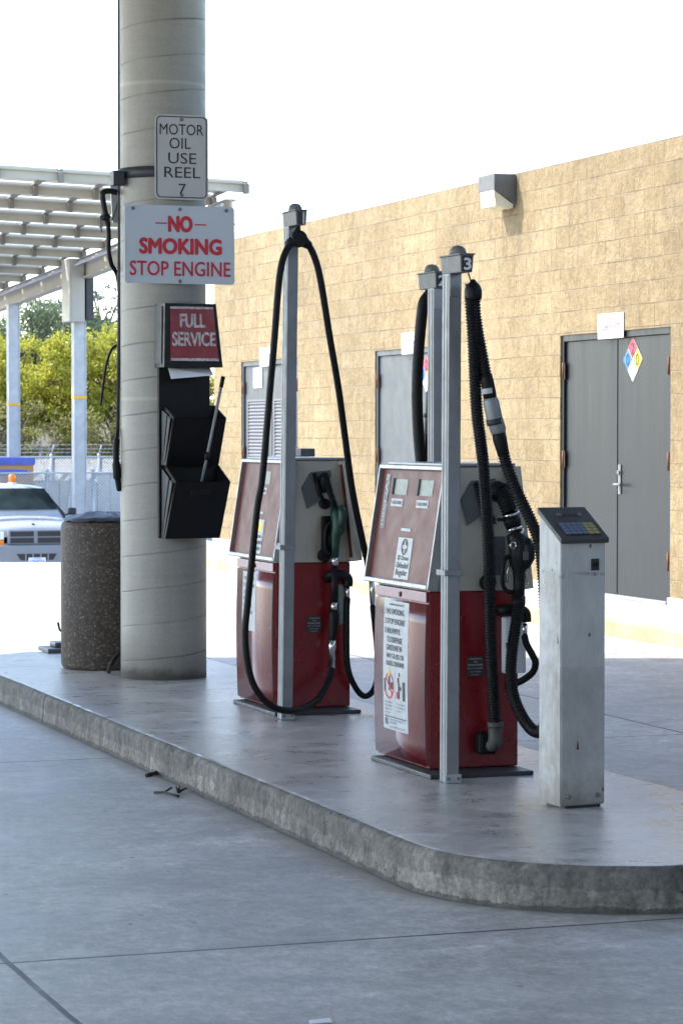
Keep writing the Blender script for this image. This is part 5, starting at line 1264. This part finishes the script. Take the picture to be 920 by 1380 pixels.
mb = MB('amber'); mb.lathe((.10,2.4,1.821), [(.062,0),(.062,.12),(.05,.14),(.02,.148)], 20); mb.build('beacon', V)
mb = MB('car_grille'); mb.box(-.84, .84, .3, 4.5, .3, .46); mb.build('underbody', V)

# ------------------------------------------------------------------ trees
def leaf_quads(mb, c, R, n, size, rng, flat=1.0):
    for _ in range(n):
        d = Vector((rng.gauss(0,1), rng.gauss(0,1), rng.gauss(0,1))).normalized()
        p = Vector(c) + Vector((d.x*R, d.y*R, d.z*R*flat))*(rng.random()**.4)
        a = Vector((rng.gauss(0,1), rng.gauss(0,1), rng.gauss(0,1)+.3)).normalized(); b = a.orthogonal().normalized()
        b.rotate(Matrix.Rotation(rng.random()*6.28, 3, a)); c2 = a.cross(b)
        L = size*rng.uniform(.6, 1.35); Wd = L*rng.uniform(.35, .6)
        mb.face([mb.v(p-b*L*.5), mb.v(p+c2*Wd*.5+a*L*.06), mb.v(p+b*L*.5), mb.v(p-c2*Wd*.5+a*L*.06)])
def tree(name, label, group, base, H, RX, RY, crown0, mat, bark, nclump, per, R, size, seed, flat=.8, trunk=.12, holes=0):
    rng = random.Random(seed); T = thing(name, label, 'tree' if 'tree' in name or 'pine' in name else 'shrub', base, group)
    b = Vector(base); cc = b+Vector((0,0,(H+crown0)/2)); hz = (H-crown0)/2
    mb = MB(mat); mt = MB(bark)
    mt.tube(spline([b-Vector((0,0,.3)), b+Vector((.05*H*rng.uniform(-.5,.5),0,H*.35)), b+Vector((.1*H*rng.uniform(-.5,.5),0,H*.7))], 6), [trunk*(1-.05*i) for i in range(13)], 8)
    for i in range(nclump):
        d = Vector((rng.gauss(0,1), rng.gauss(0,1), rng.gauss(0,.9))).normalized(); f = rng.uniform(.35, 1)**.6
        p = cc+Vector((d.x*RX*f, d.y*RY*f, d.z*hz*f)); r = R*rng.uniform(.55, 1.3)
        leaf_quads(mb, p, r, int(per*(r/R)**1.6), size, rng, flat)
        if i % 3 == 0:
            s = b+Vector((0,0,crown0+rng.uniform(0,.45)*(H-crown0))); mt.tube(spline([s, s.lerp(p,.5)+Vector((0,0,.12*H*rng.random())), p], 4), [trunk*.45*(1-.09*k) for k in range(9)], 5, False)
    mb.build('crown', T); mt.build('trunk', T)
    return T
g1 = 'yellow green shrubs on the bank behind the fences'
BU = [((16.6,82.8,.75), 4.2, 2.0, 1.6, 'leafy yellow green shrub at the left end of the bank'),
      ((18.35,84.0,.9), 3.75, 1.7, 1.6, 'yellow green shrub seen just right of the far carport post'),
      ((19.65,82.2,.8), 3.9, 1.6, 1.5, 'rounded yellow green shrub left of the post with the electric cabinet'),
      ((21.2,82.2,.8), 4.35, 1.7, 1.6, 'tallest yellow green shrub, beside the concrete column'),
      ((23.6,83.0,.9), 4.4, 2.2, 1.7, 'yellow green shrub farther right, behind the concrete column'),
      ((13.8,83.5,.8), 4.2, 2.1, 1.7, 'yellow green shrub beyond the kiosk'),
      ((10.2,84.5,.8), 4.0, 2.2, 1.8, 'first yellow green shrub left of the kiosk'), ((6.2,86.0,.8), 4.6, 2.4, 1.8, 'second yellow green shrub left of the kiosk'), ((1.5,87.5,.8), 4.2, 2.5, 1.8, 'third yellow green shrub left of the kiosk')]
for i, (p, H_, rx, ry, lab) in enumerate(BU):
    tree('shrub', lab, g1, p, H_, rx, ry, .35, 'leaf_yellow', 'bark', 78, 150, .40, .13, 20+i, .75, .1)
g2 = 'olive undergrowth shrubs'
for i, (p, H_, rx, lab) in enumerate((((17.5,79.6,.35), 2.1, 1.7, 'low olive brown shrub in front of the bank, left of the carport posts'), ((20.3,79.0,.3), 2.0, 1.9, 'low olive brown shrub in front of the bank, by the cabinet post'), ((23.2,79.5,.35), 2.3, 1.9, 'low olive brown shrub in front of the bank, behind the column'))):
    tree('shrub', lab, g2, p, H_, rx, 1.2, .1, 'leaf_olive', 'bark', 70, 90, .38, .10, 60+i, .8, .07)
# bare pale shrub
T = thing('bare_shrub', 'leafless pale twisted shrub behind the barbed wire', 'shrub', (17.55, 77.3, .05))
mb = MB('pale_bark'); rng = random.Random(3); b = Vector((17.75, 77.3, -.1))
def branch(p, d, L, r, lv):
    q = p+d*L; mb.tube([p, p.lerp(q,.5)+Vector((rng.uniform(-.05,.05),0,rng.uniform(-.03,.06))), q], [r, r*.85, r*.6], 5)
    if lv:
        for _ in range(3): branch(q, (d+Vector((rng.uniform(-.9,.9), rng.uniform(-.5,.5), rng.uniform(-.1,.5)))).normalized(), L*rng.uniform(.5,.75), r*.6, lv-1)
branch(b, Vector((.05,0,1)), .62, .05, 3); mb.build('branches', T)
tree('green_tree', 'bushy grey green tree farther back, above the far carport post', None, (25.6,112.5,2.2), 4.9, 3.4, 2.5, .9, 'leaf_green', 'bark', 120, 100, .7, .2, 91, .75, .16)
tree('green_tree', 'broad green tree farther back, left of the far carport post', None, (21.5,113.5,2.2), 4.3, 3.0, 2.5, .9, 'leaf_green', 'bark', 110, 100, .7, .2, 92, .75, .16)
tree('pine_tree', 'tall open dark pine tree rising behind the shrubs beside the column', None, (32.2,127.0,2.5), 6.4, 2.9, 2.0, 2.2, 'leaf_pine', 'bark', 46, 90, .62, .17, 93, .4, .2)
tree('pine_tree', 'open dark pine tree showing behind the electric cabinet', None, (29.6,128.0,2.5), 5.3, 2.3, 1.8, 2.0, 'leaf_pine', 'bark', 34, 90, .58, .17, 94, .4, .18)
